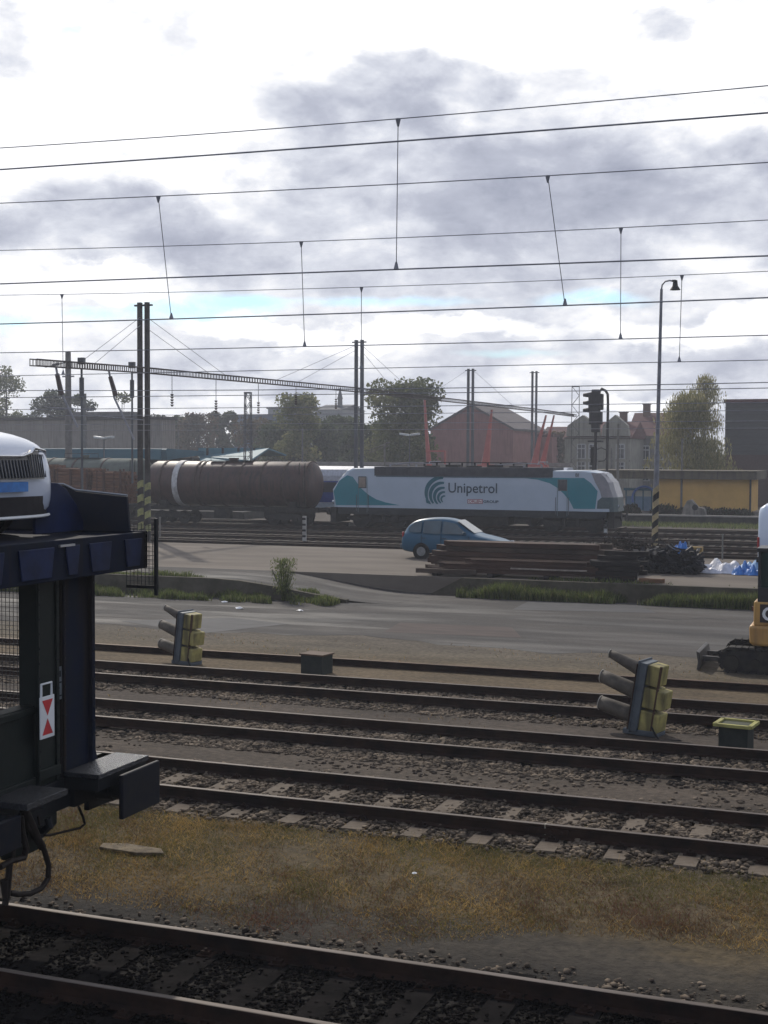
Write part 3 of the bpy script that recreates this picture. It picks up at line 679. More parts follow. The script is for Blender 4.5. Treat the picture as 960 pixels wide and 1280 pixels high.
# loading flap and wheel chock plates on top
b = MB(); b.prism([(.55, 3.86), (1.47, 3.86), (1.40, 3.98), (1.28, 4.14), (1.10, 4.30), (.95, 4.37), (.55, 4.39)], 'x', -.52, -.48); b.build('end_flap', M_wb, wroot, bevel=.01)
b = MB(); b.prism([(-6, 3.86), (.08, 3.86), (.05, 4.22), (-.58, 4.27), (-.72, 4.33), (-6, 4.33)], 'y', 1.40, 1.43); b.build('side_panel', mat('side panel grime', (.016, .020, .034), .7, 0, (.026, .027, .034), 3), wroot)
b = MB(); b.tube([(-6, 1.415, 4.345), (-.73, 1.415, 4.345), (-.58, 1.415, 4.285), (.05, 1.415, 4.235)], .014, 6); b.build('hand_rail', mat('rail grey', (.35, .36, .38), .4, .6), wroot)
# mesh guards
M_mesh = mat('fence mesh wire', (0.06, 0.06, 0.065), .6, .4)
def mesh_panel(y, x0, x1, z0, z1, step):
    b = MB(); x = x0
    while x <= x1: b.box((x, y, (z0 + z1) / 2), (.005, .005, z1 - z0)); x += step
    z = z0
    while z <= z1: b.box(((x0 + x1) / 2, y, z), (x1 - x0, .005, .005)); z += step
    return b.build('mesh_guard', M_mesh, wroot)
mesh_panel(1.44, -4.6, -1.05, 1.55, 3.40, .05)
mesh_panel(1.44, .02, .36, 3.3, 3.95, .045)
b = MB(); b.b2((.36, 1.42, 3.2), (.39, 1.46, 4.0)); b.b2((.02, 1.43, 3.27), (.39, 1.455, 3.3)); b.build('guard_post', M_wd, wroot)
b = MB(); b.b2((-6.9, 1.3, 1.5), (-6.7, 1.5, 3.5)); b.b2((-6.9, -1.5, 1.5), (-6.7, -1.3, 3.5)); b.b2((-3.8, -1.5, 1.5), (-3.7, -1.4, 3.5)); b.build('side_post', M_wn, wroot)
for xx in (-2.2, -5.4):
    for s in (-1, 1):
        b = MB(); b.cyl((xx, s * .70, .42), (xx, s * .82, .42), .42, n=28); b.cyl((xx, s * .66, .42), (xx, s * .72, .42), .46, n=28); b.cyl((xx, s * .8, .42), (xx, s * .95, .42), .11, n=12); b.b2((xx - .5, s * .9, .3), (xx + .5, s * .98, .75))
        b.build('wheel', M_wd, wroot, smooth=True)

# ================================================================== cars
def car(name, loc_, rz, label, st, paint, wheel_x, wr=.31, glassm=None, win=None, group=None):
    """st: list of (x, zbottom, zbelt, ztop, wbody, wtop) stations front (x=0) to rear, metres"""
    root = empty(name, loc_, rz, label, 'car', group)
    rings = []
    for x, z0, z1, z2, w1, w2 in st:
        half = [(w1 * .80, z0), (w1 * .96, z0 + .06), (w1, z0 + (z1 - z0) * .45), (w1 * .985, z0 + (z1 - z0) * .8), (w1 * .95, z1), (w2 * 1.02, z1 + (z2 - z1) * .5), (w2 * .93, z1 + (z2 - z1) * .85), (w2 * .72, z2), (w2 * .3, z2 + .012)]
        rings.append([(x, y, z) for y, z in half] + [(x, -y, z) for y, z in half[::-1]])
    b = MB(); b.loft(rings); b.build('body', paint, root, smooth=True, sub=1)
    for x in wheel_x:
        for s in (-1, 1):
            y = s * (st[len(st) // 2][4] - .10)
            b = MB(); b.cyl((x, y - .11, wr), (x, y + .11, wr), wr, n=24); w = b.build('wheel', M_rubber, root, smooth=True, bevel=.02)
            b = MB(); b.cyl((x, y + s * .105, wr), (x, y + s * .125, wr), wr * .62, n=16); b.build('rim', mat('wheel rim', (.25, .26, .27), .35, .7), w)
            b = MB(); b.cyl((x, y - s * .02, wr), (x, s * (st[len(st) // 2][4] + .004), wr), wr * 1.17, n=24); b.build('wheel_arch', M_black, root)
    return root
# blue hatch on the yard: front to the right
M_blue = mat('blue car paint', (0.001, 0.075, 0.15), 0.38, 0, (0.001, 0.065, 0.13), 1, coat=.25, spec=.35)
cl = at(500, 690, Y=53.0); cr_ = at(632, 690, Y=53.0); CLEN = (cr_.x - cl.x)
k = CLEN / 4.3
st = [(0, .35, .62, .64, .60, .50), (-.12, .22, .72, .76, .80, .60), (-.5, .2, .84, .88, .84, .66), (-1.0, .2, .95, .98, .855, .70), (-1.35, .2, 1.0, 1.06, .86, .68), (-1.75, .2, 1.0, 1.38, .86, .62), (-2.1, .2, 1.0, 1.60, .86, .62),
      (-2.6, .2, 1.0, 1.68, .86, .63), (-3.2, .2, 1.01, 1.67, .86, .62), (-3.75, .22, 1.02, 1.58, .855, .60), (-4.05, .25, 1.02, 1.38, .84, .58), (-4.22, .3, 1.0, 1.08, .80, .56), (-4.3, .38, .7, .74, .70, .5)]
st = [(x * k, z0, z1, z2 * 1.02, w1, w2) for x, z0, z1, z2, w1, w2 in st]
bc = car('hatchback_car', (cr_.x, 53.8, .4), 0, 'dark blue rounded hatchback parked behind the stack of old rails', st, M_blue, (-.8 * k, -3.4 * k), glassm=None)
M_cg = glass('car glass', (0.02, 0.05, 0.07), .1)
def sidewin(x0, x1, poly, root, s=-1):
    pass
for s in (-1, 1):
    for poly in ([(-1.55, 1.04), (-2.02, 1.46), (-2.55, 1.56), (-2.55, 1.04)], [(-2.63, 1.04), (-2.63, 1.565), (-3.35, 1.55), (-3.35, 1.05)], [(-3.43, 1.07), (-3.43, 1.54), (-3.75, 1.46), (-3.95, 1.22), (-3.9, 1.09)]):
        b = MB(); pp = [(x * k, z * 1.02) for x, z in poly]
        def yy(z): t = (z / 1.02 - 1.0) / .66; return (.835 * (1 - t) + .60 * t + .022)
        n = len(pp); b.add([(x, s * yy(z), z) for x, z in pp] + [(x, s * (yy(z) - .03), z) for x, z in pp], [tuple(range(n)), tuple(range(n, 2 * n))[::-1]] + [(i, (i + 1) % n, n + (i + 1) % n, n + i) for i in range(n)])
        b.build('side_window', M_cg, bc)
b = MB(); b.add([(-1.30 * k, -.62, 1.12), (-1.30 * k, .62, 1.12), (-2.02 * k, .52, 1.625), (-2.02 * k, -.52, 1.625)], [(0, 1, 2, 3)]); b.add([(-1.32 * k, -.62, 1.05), (-1.32 * k, .62, 1.05), (-2.02 * k, .52, 1.57), (-2.02 * k, -.52, 1.57)], [(3, 2, 1, 0)])
b.build('windscreen', glass('windscreen glass', (.05, .07, .08), .12), bc)
for s in (-1, 1):
    b = MB()
    for xx in (-1.45, -2.59, -3.40): b.b2((xx * k - .008, s * .862, .35), (xx * k + .008, s * .874, 1.0))
    b.b2((-3.4 * k, s * .862, .36), (-1.45 * k, s * .874, .375)); b.build('door_seam', M_black, bc)
    for xx in (-2.45, -3.3): b = MB(); b.b2((xx * k - .09, s * .868, .86), (xx * k + .09, s * .888, .89)); b.build('door_handle', mat('handle blue', (.01, .05, .09), .4), bc)
    b = MB(); b.box((-1.62 * k, s * .97, 1.10), (.12, .17, .13)); b.build('mirror', mat('handle blue', (.01, .05, .09), .4), bc, bevel=.03)
    b = MB(); b.box((-.12 * k, s * .66, .70), (.16, .22, .13)); b.build('headlight', mat('headlamp', (.35, .4, .45), .1, .4), bc, bevel=.03)
b = MB(); b.box((-4.2 * k, -.70, 1.0), (.08, .12, .22)); b.build('tail_lamp', mat('red lamp', (.35, .02, .02), .3), bc, bevel=.02)
b = MB(); b.box((-4.28 * k, 0, .5), (.12, 1.5, .2)); b.build('bumper', mat('grey bumper', (.08, .1, .12), .6), bc, bevel=.04)

# silver-white car on the transporter's upper deck: front to the right
M_wc = mat('pearl white car paint', (0.50, 0.55, 0.66), 0.28, .1, (0.46, 0.51, 0.62), .6, coat=.7)
WSC = .95
st2 = [(0.0, .22, .56, .70, .70, .56), (-.04, .20, .70, .84, .80, .70), (-.14, .20, .78, .93, .865, .78), (-.36, .2, .84, 1.01, .89, .80), (-.8, .2, .90, 1.08, .90, .80), (-1.15, .2, .95, 1.12, .90, .76), (-1.7, .2, .98, 1.40, .9, .64),
       (-2.2, .2, .95, 1.46, .9, .62), (-3.0, .2, .96, 1.47, .9, .62), (-3.9, .22, .98, 1.36, .88, .6), (-4.5, .3, .95, 1.0, .8, .56), (-4.6, .4, .7, .74, .7, .5)]
wc = car('estate_car', (-7.86, 10.69, 3.86), 0, 'silver white car with dark ribbed grille and blue plate on the transporter upper deck', st2, M_wc, (-.9, -3.6))
def facex(y):          # the x of the front skin at half-width y
    return -.02 - .16 * (abs(y) / .8) ** 3
def front_panel(name, m, poly, off, parent, th=.02, n=14):
    """poly of (y,z) in a convex outline; wraps the front skin"""
    b = MB(); top = []; bot = []
    ys_ = [p[0] for p in poly]
    y0, y1 = min(ys_), max(ys_)
    def zspan(y):
        zs = []
        for i in range(len(poly)):
            (ya, za), (yb, zb) = poly[i], poly[(i + 1) % len(poly)]
            if (ya - y) * (yb - y) <= 0 and abs(ya - yb) > 1e-9: zs.append(za + (zb - za) * (y - ya) / (yb - ya))
        return min(zs), max(zs)
    rings = []
    for i in range(n + 1):
        y = y0 + (y1 - y0) * (i / n) * .9998 + 1e-5; lo_, hi_ = zspan(y); rings.append([(facex(y) + off, y, lo_), (facex(y) + off - (.2 * (hi_ - lo_) if hi_ > .6 else 0), y, hi_), (facex(y) + off - .12, y, hi_), (facex(y) + off - .12, y, lo_)])
    b.loft(rings); return b.build(name, m, parent)
M_gr = mat('grille black', (.012, .014, .02), .35)
gr_ = front_panel('grille', M_gr, [(-.74, .70), (-.68, .56), (.68, .56), (.76, .68), (.74, .82), (.42, .845), (.36, .80), (.2, .765), (-.2, .765), (-.36, .80), (-.42, .845), (-.74, .82)], .085, wc)
b = MB()
for i in range(27):
    y = -.65 + i * .05; b.tube([(facex(y) + .09, y, .575), (facex(y) + .052, y, .745 if abs(y) < .33 else .80)], .008, 5)
b.build('grille_rib', mat('grille ribs', (.05, .055, .07), .3, .5), gr_)
b = MB(); b.tube([(facex(y) + .055, y, z) for y, z in [(-.79, .66), (-.76, .835), (-.42, .86), (-.36, .815), (-.2, .78), (.2, .78), (.36, .815), (.42, .86), (.76, .835), (.79, .66)]], .015, 6); b.build('grille_frame', mat('chrome trim', (.7, .72, .75), .2, .9), wc)
front_panel('number_plate', mat('plate blue', (.03, .20, .55), .5, 0, (.02, .13, .4), 12), [(-.27, .44), (.27, .44), (.27, .535), (-.27, .535)], .075, wc)
front_panel('lower_intake', mat('black plastic', (.02, .018, .022), .6), [(-.86, .20), (.86, .20), (.87, .37), (.6, .39), (-.6, .39), (-.87, .37)], .075, wc)
b = MB(); b.tube([(facex(y) + .09, y, .195) for y in np.linspace(-.84, .84, 15)], .016, 6); b.build('bumper_lip', M_white, wc)
for s in (-1, 1):
    front_panel('headlight', mat('headlamp', (.35, .4, .45), .1, .4), sorted([(s * .74, .70), (s * .86, .72), (s * .86, .80), (s * .74, .80)]) if False else [(min(s * .74, s * .84), .70), (max(s * .74, s * .84), .70), (max(s * .74, s * .84), .78), (min(s * .74, s * .84), .78)], .03, wc, n=4)
    for poly in ([(-1.55, 1.0), (-1.95, 1.30), (-2.7, 1.36), (-2.7, 1.0)], [(-2.8, 1.0), (-2.8, 1.36), (-3.6, 1.32), (-3.9, 1.04)]):
        n = len(poly); b = MB(); Yw = lambda z: .875 - (z - .95) * .46
        b.add([(x, s * (Yw(z) + .0), z) for x, z in poly] + [(x, s * (Yw(z) - .06), z) for x, z in poly], [tuple(range(n)), tuple(range(n, 2 * n))[::-1]] + [(i, (i + 1) % n, n + (i + 1) % n, n + i) for i in range(n)]); b.build('side_window', M_cg, wc)

# white van at the right edge
p = at(950, 690, Y=52.0)
vr = empty('delivery_van', (p.x, 52.0, .4), 0, 'white panel van with red tail lamp at the right edge behind the excavator', 'van')
rings = []
for x, z0, z2, w, wt in [(0, .45, 2.3, .86, .70), (.05, .40, 2.42, .93, .74), (.25, .35, 2.56, .96, .78), (2.0, .35, 2.62, .97, .8), (4.0, .35, 2.58, .97, .78), (4.6, .35, 2.1, .97, .8), (5.0, .35, 1.5, .96, .85), (5.6, .35, 1.2, .92, .8), (5.75, .45, .9, .8, .7)]:
    half = [(w * .9, z0), (w, z0 + .15), (w, z0 + (z2 - z0) * .45), ((w + wt) / 2 + .04, z0 + (z2 - z0) * .78), (wt, z2 - .08), (wt * .8, z2), (wt * .2, z2 + .015)]
    rings.append([(x, y, z) for y, z in half] + [(x, -y, z) for y, z in half[::-1]])
b = MB(); b.loft(rings); b.build('body', mat('van white', (.62, .70, .82), .3, 0, (.56, .64, .76), 1, coat=.5), vr, smooth=True)
for s in (-1, 1):
    b = MB(); b.b2((-.03, s * .90 - .06, .95), (.06, s * .90 + .06, 1.35)); b.build('tail_lamp', mat('red lamp', (.35, .02, .02), .3), vr, bevel=.02)
    for x in (1.0, 4.6):
        b = MB(); b.cyl((x, s * .78, .34), (x, s * .985, .34), .34, n=20); b.build('wheel', M_rubber, vr, smooth=True)
    b = MB(); b.b2((3.0, s * .885, 1.55), (4.1, s * .91, 2.1)); b.build('side_window', M_cg, vr)
b = MB(); b.b2((-.06, -.9, .42), (.05, .9, .62)); b.build('bumper', M_black, vr, bevel=.03)

# ================================================================== excavator at the right edge
p = at(880, 838, Z=-.2)
ex = empty('mini_excavator', (p.x, 31.9, -.2), 0, 'yellow mini excavator with dark cab, tracks and blade at the right edge', 'excavator')
M_cy = mat('excavator yellow', (.56, .33, .09), .42, 0, (.44, .24, .065), 3, streak=(.28, .16, .06))
M_tr = mat('track rubber', (.016, .016, .018), .8, 0, (.05, .045, .04), 6)
def xo(px, Y=31.9): return at(px, 800, Y=Y).x - p.x
tx0 = xo(905)
for s in (-1, 1):
    yc = s * .72; b = MB(); n = 40; Ln = 2.1; rad = .27
    def pathp(t):
        per = 2 * Ln + 2 * math.pi * rad; d = t * per
        if d < Ln: return (tx0 + rad + d, 2 * rad, 0)
        d -= Ln
        if d < math.pi * rad: a = d / rad; return (tx0 + rad + Ln + math.sin(a) * rad, rad + math.cos(a) * rad, a)
        d -= math.pi * rad
        if d < Ln: return (tx0 + rad + Ln - d, 0, math.pi)
        d -= Ln; a = math.pi + d / rad; return (tx0 + rad + math.sin(a) * rad, rad + math.cos(a) * rad, a)
    for i in range(n):
        x, z, a = pathp(i / n); b.box((x, yc, z + .02), (.13, .36, .06), ry=a)
    b.prism([(pathp(i / n)[0], pathp(i / n)[1] * .88 + .045) for i in range(n)], 'y', yc - .15, yc + .15)
    tk = b.build('track', M_tr, ex)
    b = MB()
    for i in range(5): b.cyl((tx0 + rad + i * Ln / 4, yc - .19, .24), (tx0 + rad + i * Ln / 4, yc + .19, .24), .17 if i in (0, 4) else .10, n=16)
    b.build('track_roller', mat('track roller', (.05, .045, .04), .6, .4), tk, smooth=True)
b = MB(); bl0 = xo(877); b.prism([(bl0, .02), (bl0 + .06, .02), (bl0 + .1, .2), (bl0 + .06, .42), (bl0 - .01, .45), (bl0 + .03, .2)], 'y', -.85, .85); b.b2((bl0 + .06, -.5, .18), (tx0 + .9, -.4, .30)); b.b2((bl0 + .06, .4, .18), (tx0 + .9, .5, .30)); b.build('dozer_blade', mat('worn dark steel', (.035, .035, .037), .55, .5, (.10, .09, .08), 4), ex, bevel=.01)
hx = xo(938, 31.1)
b = MB(); b.tube([(tx0 + .9, -.2, .5), (tx0 + .5, -.45, .62), (tx0 + .2, -.45, .45), (bl0 + .3, -.3, .32)], .022, 6); b.tube([(tx0 + .9, -.1, .5), (tx0 + .45, -.35, .66), (tx0 + .15, -.35, .5), (bl0 + .3, -.2, .32)], .022, 6); b.build('hydraulic_hose', M_rubber, ex)
b = MB(); b.cyl((hx + .95, 0, .45), (hx + .95, 0, .62), .45, n=24); b.build('slew_ring', M_tr, ex)
b = MB(); b.prism([(hx - .02, .70), (hx + .05, .62), (hx + 2.1, .62), (hx + 2.1, 1.1), (hx - .04, 1.1)], 'y', -.82, .82); b.build('counterweight', M_cy, ex, bevel=.07)
b = MB(); b.b2((hx + .06, -.80, 1.09), (hx + 2.0, .78, 1.64)); b.build('engine_cover', M_cy, ex, bevel=.04)
b = MB(); b.b2((hx + .20, -.815, 1.17), (hx + 1.05, -.795, 1.58)); dp = b.build('decal_panel', mat('dark decal', (.035, .02, .02), .5), ex)
b = MB(); b.box((hx + .02, -.55, 1.45), (.03, .12, .1)); b.box((hx + .0, -.55, .85), (.03, .12, .1)); b.build('rear_lamp', mat('brown lamp', (.12, .03, .02), .4), ex, bevel=.01)
b = MB()
c0 = hx + .14
for x_, y_ in ((0, -.78), (1.35, -.78), (0, .15), (1.35, .15)): b.b2((c0 + x_, y_, 1.64), (c0 + x_ + .07, y_ + .07, 2.75))
b.b2((c0 - .03, -.82, 2.75), (c0 + 1.48, .26, 2.84)); b.b2((c0, -.80, 1.63), (c0 + 1.42, .22, 1.95)); b.b2((c0 + .62, -.785, 1.9), (c0 + .67, -.73, 2.75))
cb = b.build('cab', mat('cab dark', (.014, .016, .02), .45), ex, bevel=.012)
b = MB(); b.b2((c0 + .07, -.765, 1.95), (c0 + .62, -.755, 2.75)); b.b2((c0 + .67, -.765, 1.95), (c0 + 1.35, -.755, 2.75)); b.b2((c0 + .02, -.7, 1.95), (c0 + .03, .15, 2.75)); b.build('pane', mat('cab glass', (.03, .06, .055), .08, 0, (.04, .09, .08), 2, trans=.6), cb)
b = MB(); b.tube([(hx + 1.9, .4, 1.1), (hx + 2.5, .4, 2.4), (hx + 3.4, .4, 3.1), (hx + 4.4, .4, 2.6)], .11, 4); b.tube([(hx + 4.4, .4, 2.7), (hx + 4.9, .4, 1.2)], .09, 4); b.build('boom', M_cy, ex)
b = MB(); b.prism([(hx + 4.7, 1.3), (hx + 5.1, 1.2), (hx + 5.0, .6), (hx + 4.5, .5), (hx + 4.3, .9)], 'y', .1, .7); b.build('bucket', M_tr, ex)
def text_obj(txt, size, m, parent, name, pos, ext=.004, bold=0.0, sx=1.0, align='LEFT'):
    cu = bpy.data.curves.new(name, 'FONT'); cu.body = txt; cu.size = size; cu.extrude = ext; cu.offset = bold; cu.align_x = align
    cu.resolution_u = 3
    o = bpy.data.objects.new('tmp', cu); C.objects.link(o); bpy.context.view_layer.update()
    me = bpy.data.meshes.new_from_object(o.evaluated_get(bpy.context.evaluated_depsgraph_get()))
    bpy.data.objects.remove(o); me.name = name; me.materials.clear(); me.materials.append(m)
    M = Matrix.Translation(pos) @ Matrix.Rotation(R(90), 4, 'X') @ Matrix.Diagonal((sx, 1, 1, 1))
    me.transform(M); q_ = bpy.data.objects.new(name, me); C.objects.link(q_); q_.parent = parent; return q_
text_obj('CAT', .42, M_white, dp, 'lettering', (hx + .24, -.821, 1.225), bold=.012)

# ================================================================== signal heads standing on the ground
M_sp = mat('signal grey plate', (.10, .12, .14), .55, .1, (.06, .075, .09), 4)
M_sy = mat('signal yellow housing', (.42, .36, .13), .6, 0, (.26, .22, .09), 5, streak=(.08, .07, .04))
M_sh = mat('signal hood', (.13, .112, .092), .7, 0, (.075, .066, .056), 5)
def signal_head(px, py, Y, s, label, tilt, zg=-.2, name='ground_signal', cat='railway signal', group=None, dark=False):
    pt = at(px, py, Y=Y)
    root = empty(name, (pt.x, Y, zg), R(-14), label, cat, group)
    sp, sy, sh = (M_sp, M_sy, M_sh) if not dark else (M_mast_dark,) * 3
    T = Matrix.Rotation(R(tilt), 4, 'Y')
    b = MB(); b.box((0, 0, .70 * s), (.14 * s, .50 * s, 1.26 * s), T=T); b.box((-.075 * s, 0, .70 * s), (.03 * s, .56 * s, 1.32 * s), T=T); b.build('backplate', sp, root, bevel=.012)
    zs = (1.13, .72, .30)
    for i, z in enumerate(zs):
        dx = (.0, .10, .03)[i] * s; b = MB()
        b.box((.19 * s, 0, z * s), (.24 * s, .42 * s, .37 * s), T=T)
        if i: b.box(((.19 + .15) * s + dx * .4, 0, z * s), (.16 * s, .40 * s, .33 * s), T=T)
        h = b.build('lamp_housing', sy, root, bevel=.02)
        b = MB(); b.box((.315 * s, -.18 * s, z * s), (.03, .05, .40 * s), T=T); b.build('hinge', mat('rusty hinge', (.08, .045, .03), .7), h)
        # conical hood, a tapering open tube
        rr = []; n = 14
        a_ = (R(-13), R(-9), R(-4))[i]
        L_ = (.70, .78, .72)[i] * s
        for u in np.linspace(0, 1, 5):
            r0 = (.135, .15, .15)[i] * s; r1 = (.075, .12, .13)[i] * s; r_ = r0 + (r1 - r0) * u
            cx = -.08 * s - L_ * u * math.cos(a_); cz = z * s - L_ * u * math.sin(a_) * 1.0
            rr.append([tuple(T @ Vector((cx, r_ * math.cos(t), cz + r_ * math.sin(t)))) for t in [2 * math.pi * k / n for k in range(n)]])
        b = MB(); b.loft(rr, caps=False)
        ho = b.build('hood', sh, root, smooth=True); so_ = ho.modifiers.new('s', 'SOLIDIFY'); so_.thickness = .012 * s
        b = MB(); tip = [Vector(v) for v in rr[-1]]; b.tube(tip + [tip[0]], .010 * s, 4); b.build('hood_rim', mat('pale rim', (.5, .46, .40), .6), ho)
        b = MB(); b.cyl(T @ Vector((-.10 * s, 0, z * s)), T @ Vector((-.13 * s, 0, z * s)), .11 * s, n=16); b.build('lens', glass('lens dark', (.03, .02, .02)), h)
    b = MB(); b.tube([(.30 * s, -.15 * s, .25 * s), (.42 * s, -.25 * s, .10 * s), (.55 * s, -.30 * s, -.02), (.9 * s, -.2 * s, .0)], .018 * s, 6); b.build('cable', M_rubber, root)
    b = MB(); b.tube([T @ Vector((-.09 * s, -.29 * s, .1 * s)), T @ Vector((-.09 * s, -.29 * s, 1.3 * s))], .014 * s, 5); b.build('side_rod', M_rail_rust, root)
    b = MB(); b.box((.12 * s, 0, .06 * s), (.62 * s, .46 * s, .09 * s)); b.box((.25 * s, 0, -.02 * s), (.40 * s, .40 * s, .16 * s)); b.box((.02 * s, .1 * s, -.06), (.09 * s, .09 * s, .2 * s)); b.build('foot', M_sp, root, bevel=.01)
    return root
signal_head(797, 910, 23.6, .98, 'larger three-hooded signal head standing between tracks near the yellow-rimmed box', 9)
signal_head(229, 824, 27.6, .93, 'smaller three-hooded signal head standing by the road edge left of the dark box', 7)

# boxes
def bin_box(px, py, Y, w, d, h, label, rim, flare=1.0, rimz=0.0):
    pt = at(px, py, Z=-.2); root = empty('cable_box', (pt.x, Y, -.2), R(-8), label, 'box')
    b = MB(); b.box((0, 0, h / 2), (w * .92, d * .92, h)); b.b2((-w * .3, -d * .465, h * .2), (-w * .26, -d * .455, h * .9)); b.b2((w * .26, -d * .465, h * .2), (w * .3, -d * .455, h * .9)); b.build('body', mat('dark box', (.020, .026, .024), .6, 0, (.035, .04, .036), 5), root, bevel=.01)
    if rim:
        b = MB(); 
        for s in (-1, 1): b.box((s * w * .55, 0, h + .03), (.07, d * 1.2, .05)); b.box((0, s * d * .57, h + .03), (w * 1.17, .07, .05))
        b.build('rim', mat('yellow rim', (.38, .36, .12), .7, 0, (.24, .22, .09), 6), root)
        b = MB(); b.box((0, 0, h + .01), (w * 1.03, d * 1.07, .03)); b.build('lid', mat('lid dark', (.07, .075, .05), .7), root)
    else:
        b = MB(); b.box((0, 0, h + .015), (w * 1.02, d, .035)); b.build('lid', mat('rust lid', (.10, .06, .04), .7), root)
bin_box(405, 838, 27.5, .60, .5, .42, 'dark green metal box with thin rusty lid by the rusty rail', False)
bin_box(922, 934, 22.8, .52, .46, .42, 'dark box with pale yellow rimmed lid beside the larger signal head', True)

# ================================================================== stacks of rails and timbers on the yard
M_iron = [mat('rusty steel beam', (.085, .048, .036), .7, .2, (.045, .028, .024), 2, stretch=(.4, 1, 1)), mat('old timber beam', (.095, .07, .055), .85, 0, (.045, .034, .03), 3, stretch=(.3, 1, 1), bump=.4), mat('tarred timber', (.03, .025, .024), .8, 0, (.018, .016, .016), 3, bump=.4)]
def beam(x0, x1, y, z, w, h, m, label, cat='timber', rz=0.0, group='old rails and timbers stacked on the yard'):
    b = MB(); L_ = x1 - x0
    b.loft([[(x0 - x0 - L_ / 2 + L_ * t, dy * w / 2 + .01 * math.sin(t * 5 + y), dz * h + .006 * math.sin(t * 7 + z)) for dy, dz in ((-1, 0), (1, 0), (1, 1), (-1, 1))] for t in (0, .25, .5, .75, 1)])
    o = b.build('timber_baulk', m, loc=((x0 + x1) / 2, y, z), bevel=.008); o.rotation_euler = (0, 0, rz); tag(o, label, cat, group); return o
def rail_piece(x0, x1, y, z, m, label, rz=0):
    b = MB(); prof = [(-.07, 0), (.07, 0), (.07, .015), (.012, .035), (.012, .11), (.035, .12), (.035, .155), (-.035, .155), (-.035, .12), (-.012, .11), (-.012, .035), (-.07, .015)]
    L_ = x1 - x0; b.loft([[(-L_ / 2 + L_ * t, p_[0], p_[1]) for p_ in prof] for t in (0, 1)])
    o = b.build('old_rail', m, loc=((x0 + x1) / 2, y, z)); o.rotation_euler = (0, 0, rz); return tag(o, label, 'rail', 'old rails and timbers stacked on the yard')
XF = lambda px, Y=46.3: at(px, 700, Y=Y).x
GL = 'old rusty rail lying in the front stack on the yard edge'
# bearers
for i, px in enumerate((552, 620, 690, 760)): beam(XF(px) - .12, XF(px) + .12, 46.3, .4, 1.5, .14, M_iron[2], 'short dark bearer under the front stack of old rails')
for j, y in enumerate((45.7, 45.98, 46.26, 46.54, 46.82)):
    rail_piece(XF(536, y) + rnd.uniform(-.2, .3), XF(800, y) + rnd.uniform(-.6, .2), y, .54, M_iron[0], GL)
for j, y in enumerate((45.72, 46.0, 46.28, 46.56)):
    rail_piece(XF(548, y) + rnd.uniform(-.1, .4), XF(752, y) + rnd.uniform(-.3, .5), y, .70, M_iron[0], GL)
for j, y in enumerate((45.8, 46.1, 46.45)):
    rail_piece(XF(575, y) + rnd.uniform(-.2, .5), XF(740, y) + rnd.uniform(-.3, .5), y, .86, M_iron[0], GL)
beam(XF(525, 45.9), XF(600, 45.9), 45.5, .5, .16, .16, M_iron[1], 'short brown timber sticking out at the left end of the front stack', rz=.01)
beam(XF(800, 45.9), XF(832, 45.9), 45.75, .42, .18, .14, mat('light brown timber', (.22, .12, .07), .8, 0, (.14, .08, .05), 4), 'short light brown timber sticking out at the right end of the front stack')
beam(XF(640, 45.8), XF(735, 45.8), 45.62, .72, .10, .05, mat('pale plank', (.33, .28, .24), .8, 0, (.2, .17, .15), 4), 'pale thin plank lying on the front stack of old rails')
for i, px in enumerate((560, 640, 720, 790)): beam(XF(px, 48.8) - .13, XF(px, 48.8) + .13, 48.8, .4, 1.7, .16, M_iron[2], 'short dark bearer under the rear stack of steel beams')
for lv in range(5):
    for j in range(5 if lv < 4 else 3):
        y = 48.1 + j * .34 + (lv % 2) * .05
        beam(XF(538 + lv * 6, y) + rnd.uniform(-.3, .5), XF(800 - lv * 10, y) + rnd.uniform(-.5, .3), y, .56 + lv * .19, .27, .175, M_iron[0 if (lv + j) % 3 else 1], 'long rusty steel beam in the rear stack in front of the blue car')
for lv in range(6):
    for j in range(3):
        y = 45.75 + j * .32
        if lv >= 4 and j != 1: continue
        beam(XF(752 + rnd.uniform(-14, 8), y), XF(804 + rnd.uniform(-16, 10), y), y + 0, .42 + lv * .175 + rnd.uniform(0, .02), .24, .15, M_iron[2], 'black tarred sleeper in the dense stack right of the old rails', rz=rnd.uniform(-.05, .05))

# heap of brush and scrap
M_br = [mat('dry branch', (.05, .038, .032), .85), mat('dark branch', (.022, .018, .017), .85), mat('pale stick', (.20, .17, .14), .8)]
p = at(790, 690, Y=52.5); root = empty('brush_heap', (p.x, 52.5, .4), 0, 'dark tangled heap of branches and scrap behind the black sleeper stack', 'heap')
for mi_, nn in ((0, 260), (1, 420), (2, 16)):
    b = MB()
    for i in range(nn):
        a = rnd.uniform(0, 6.28); cx = rnd.gauss(0, .75); cy = rnd.gauss(0, .5); cz = abs(rnd.gauss(0, .42)) * max(.2, 1 - abs(cx) / 2.2)
        dx, dy, dz = rnd.uniform(-.5, .5), rnd.uniform(-.4, .4), rnd.uniform(-.1, .45)
        b.tube([(cx - dx, cy - dy, max(.01, cz)), (cx, cy, cz + dz * .5 + .05), (cx + dx, cy + dy, cz + dz)], rnd.uniform(.01, .03), 4)
    b.build(('branches', 'dark_branches', 'pale_sticks')[mi_], M_br[mi_], root)['kind'] = 'stuff'
n = 5000; P3 = np.stack([nrs.normal(0, .75, n), nrs.normal(0, .5, n), np.abs(nrs.normal(0, .38, n))], -1)
o = blades('dead_leaves', P3, nrs.uniform(.04, .14, n), nrs.uniform(.02, .05, n), [M_br[0], M_br[1]], 1.6, nrs.choice(2, n), parent=root); o['kind'] = 'stuff'

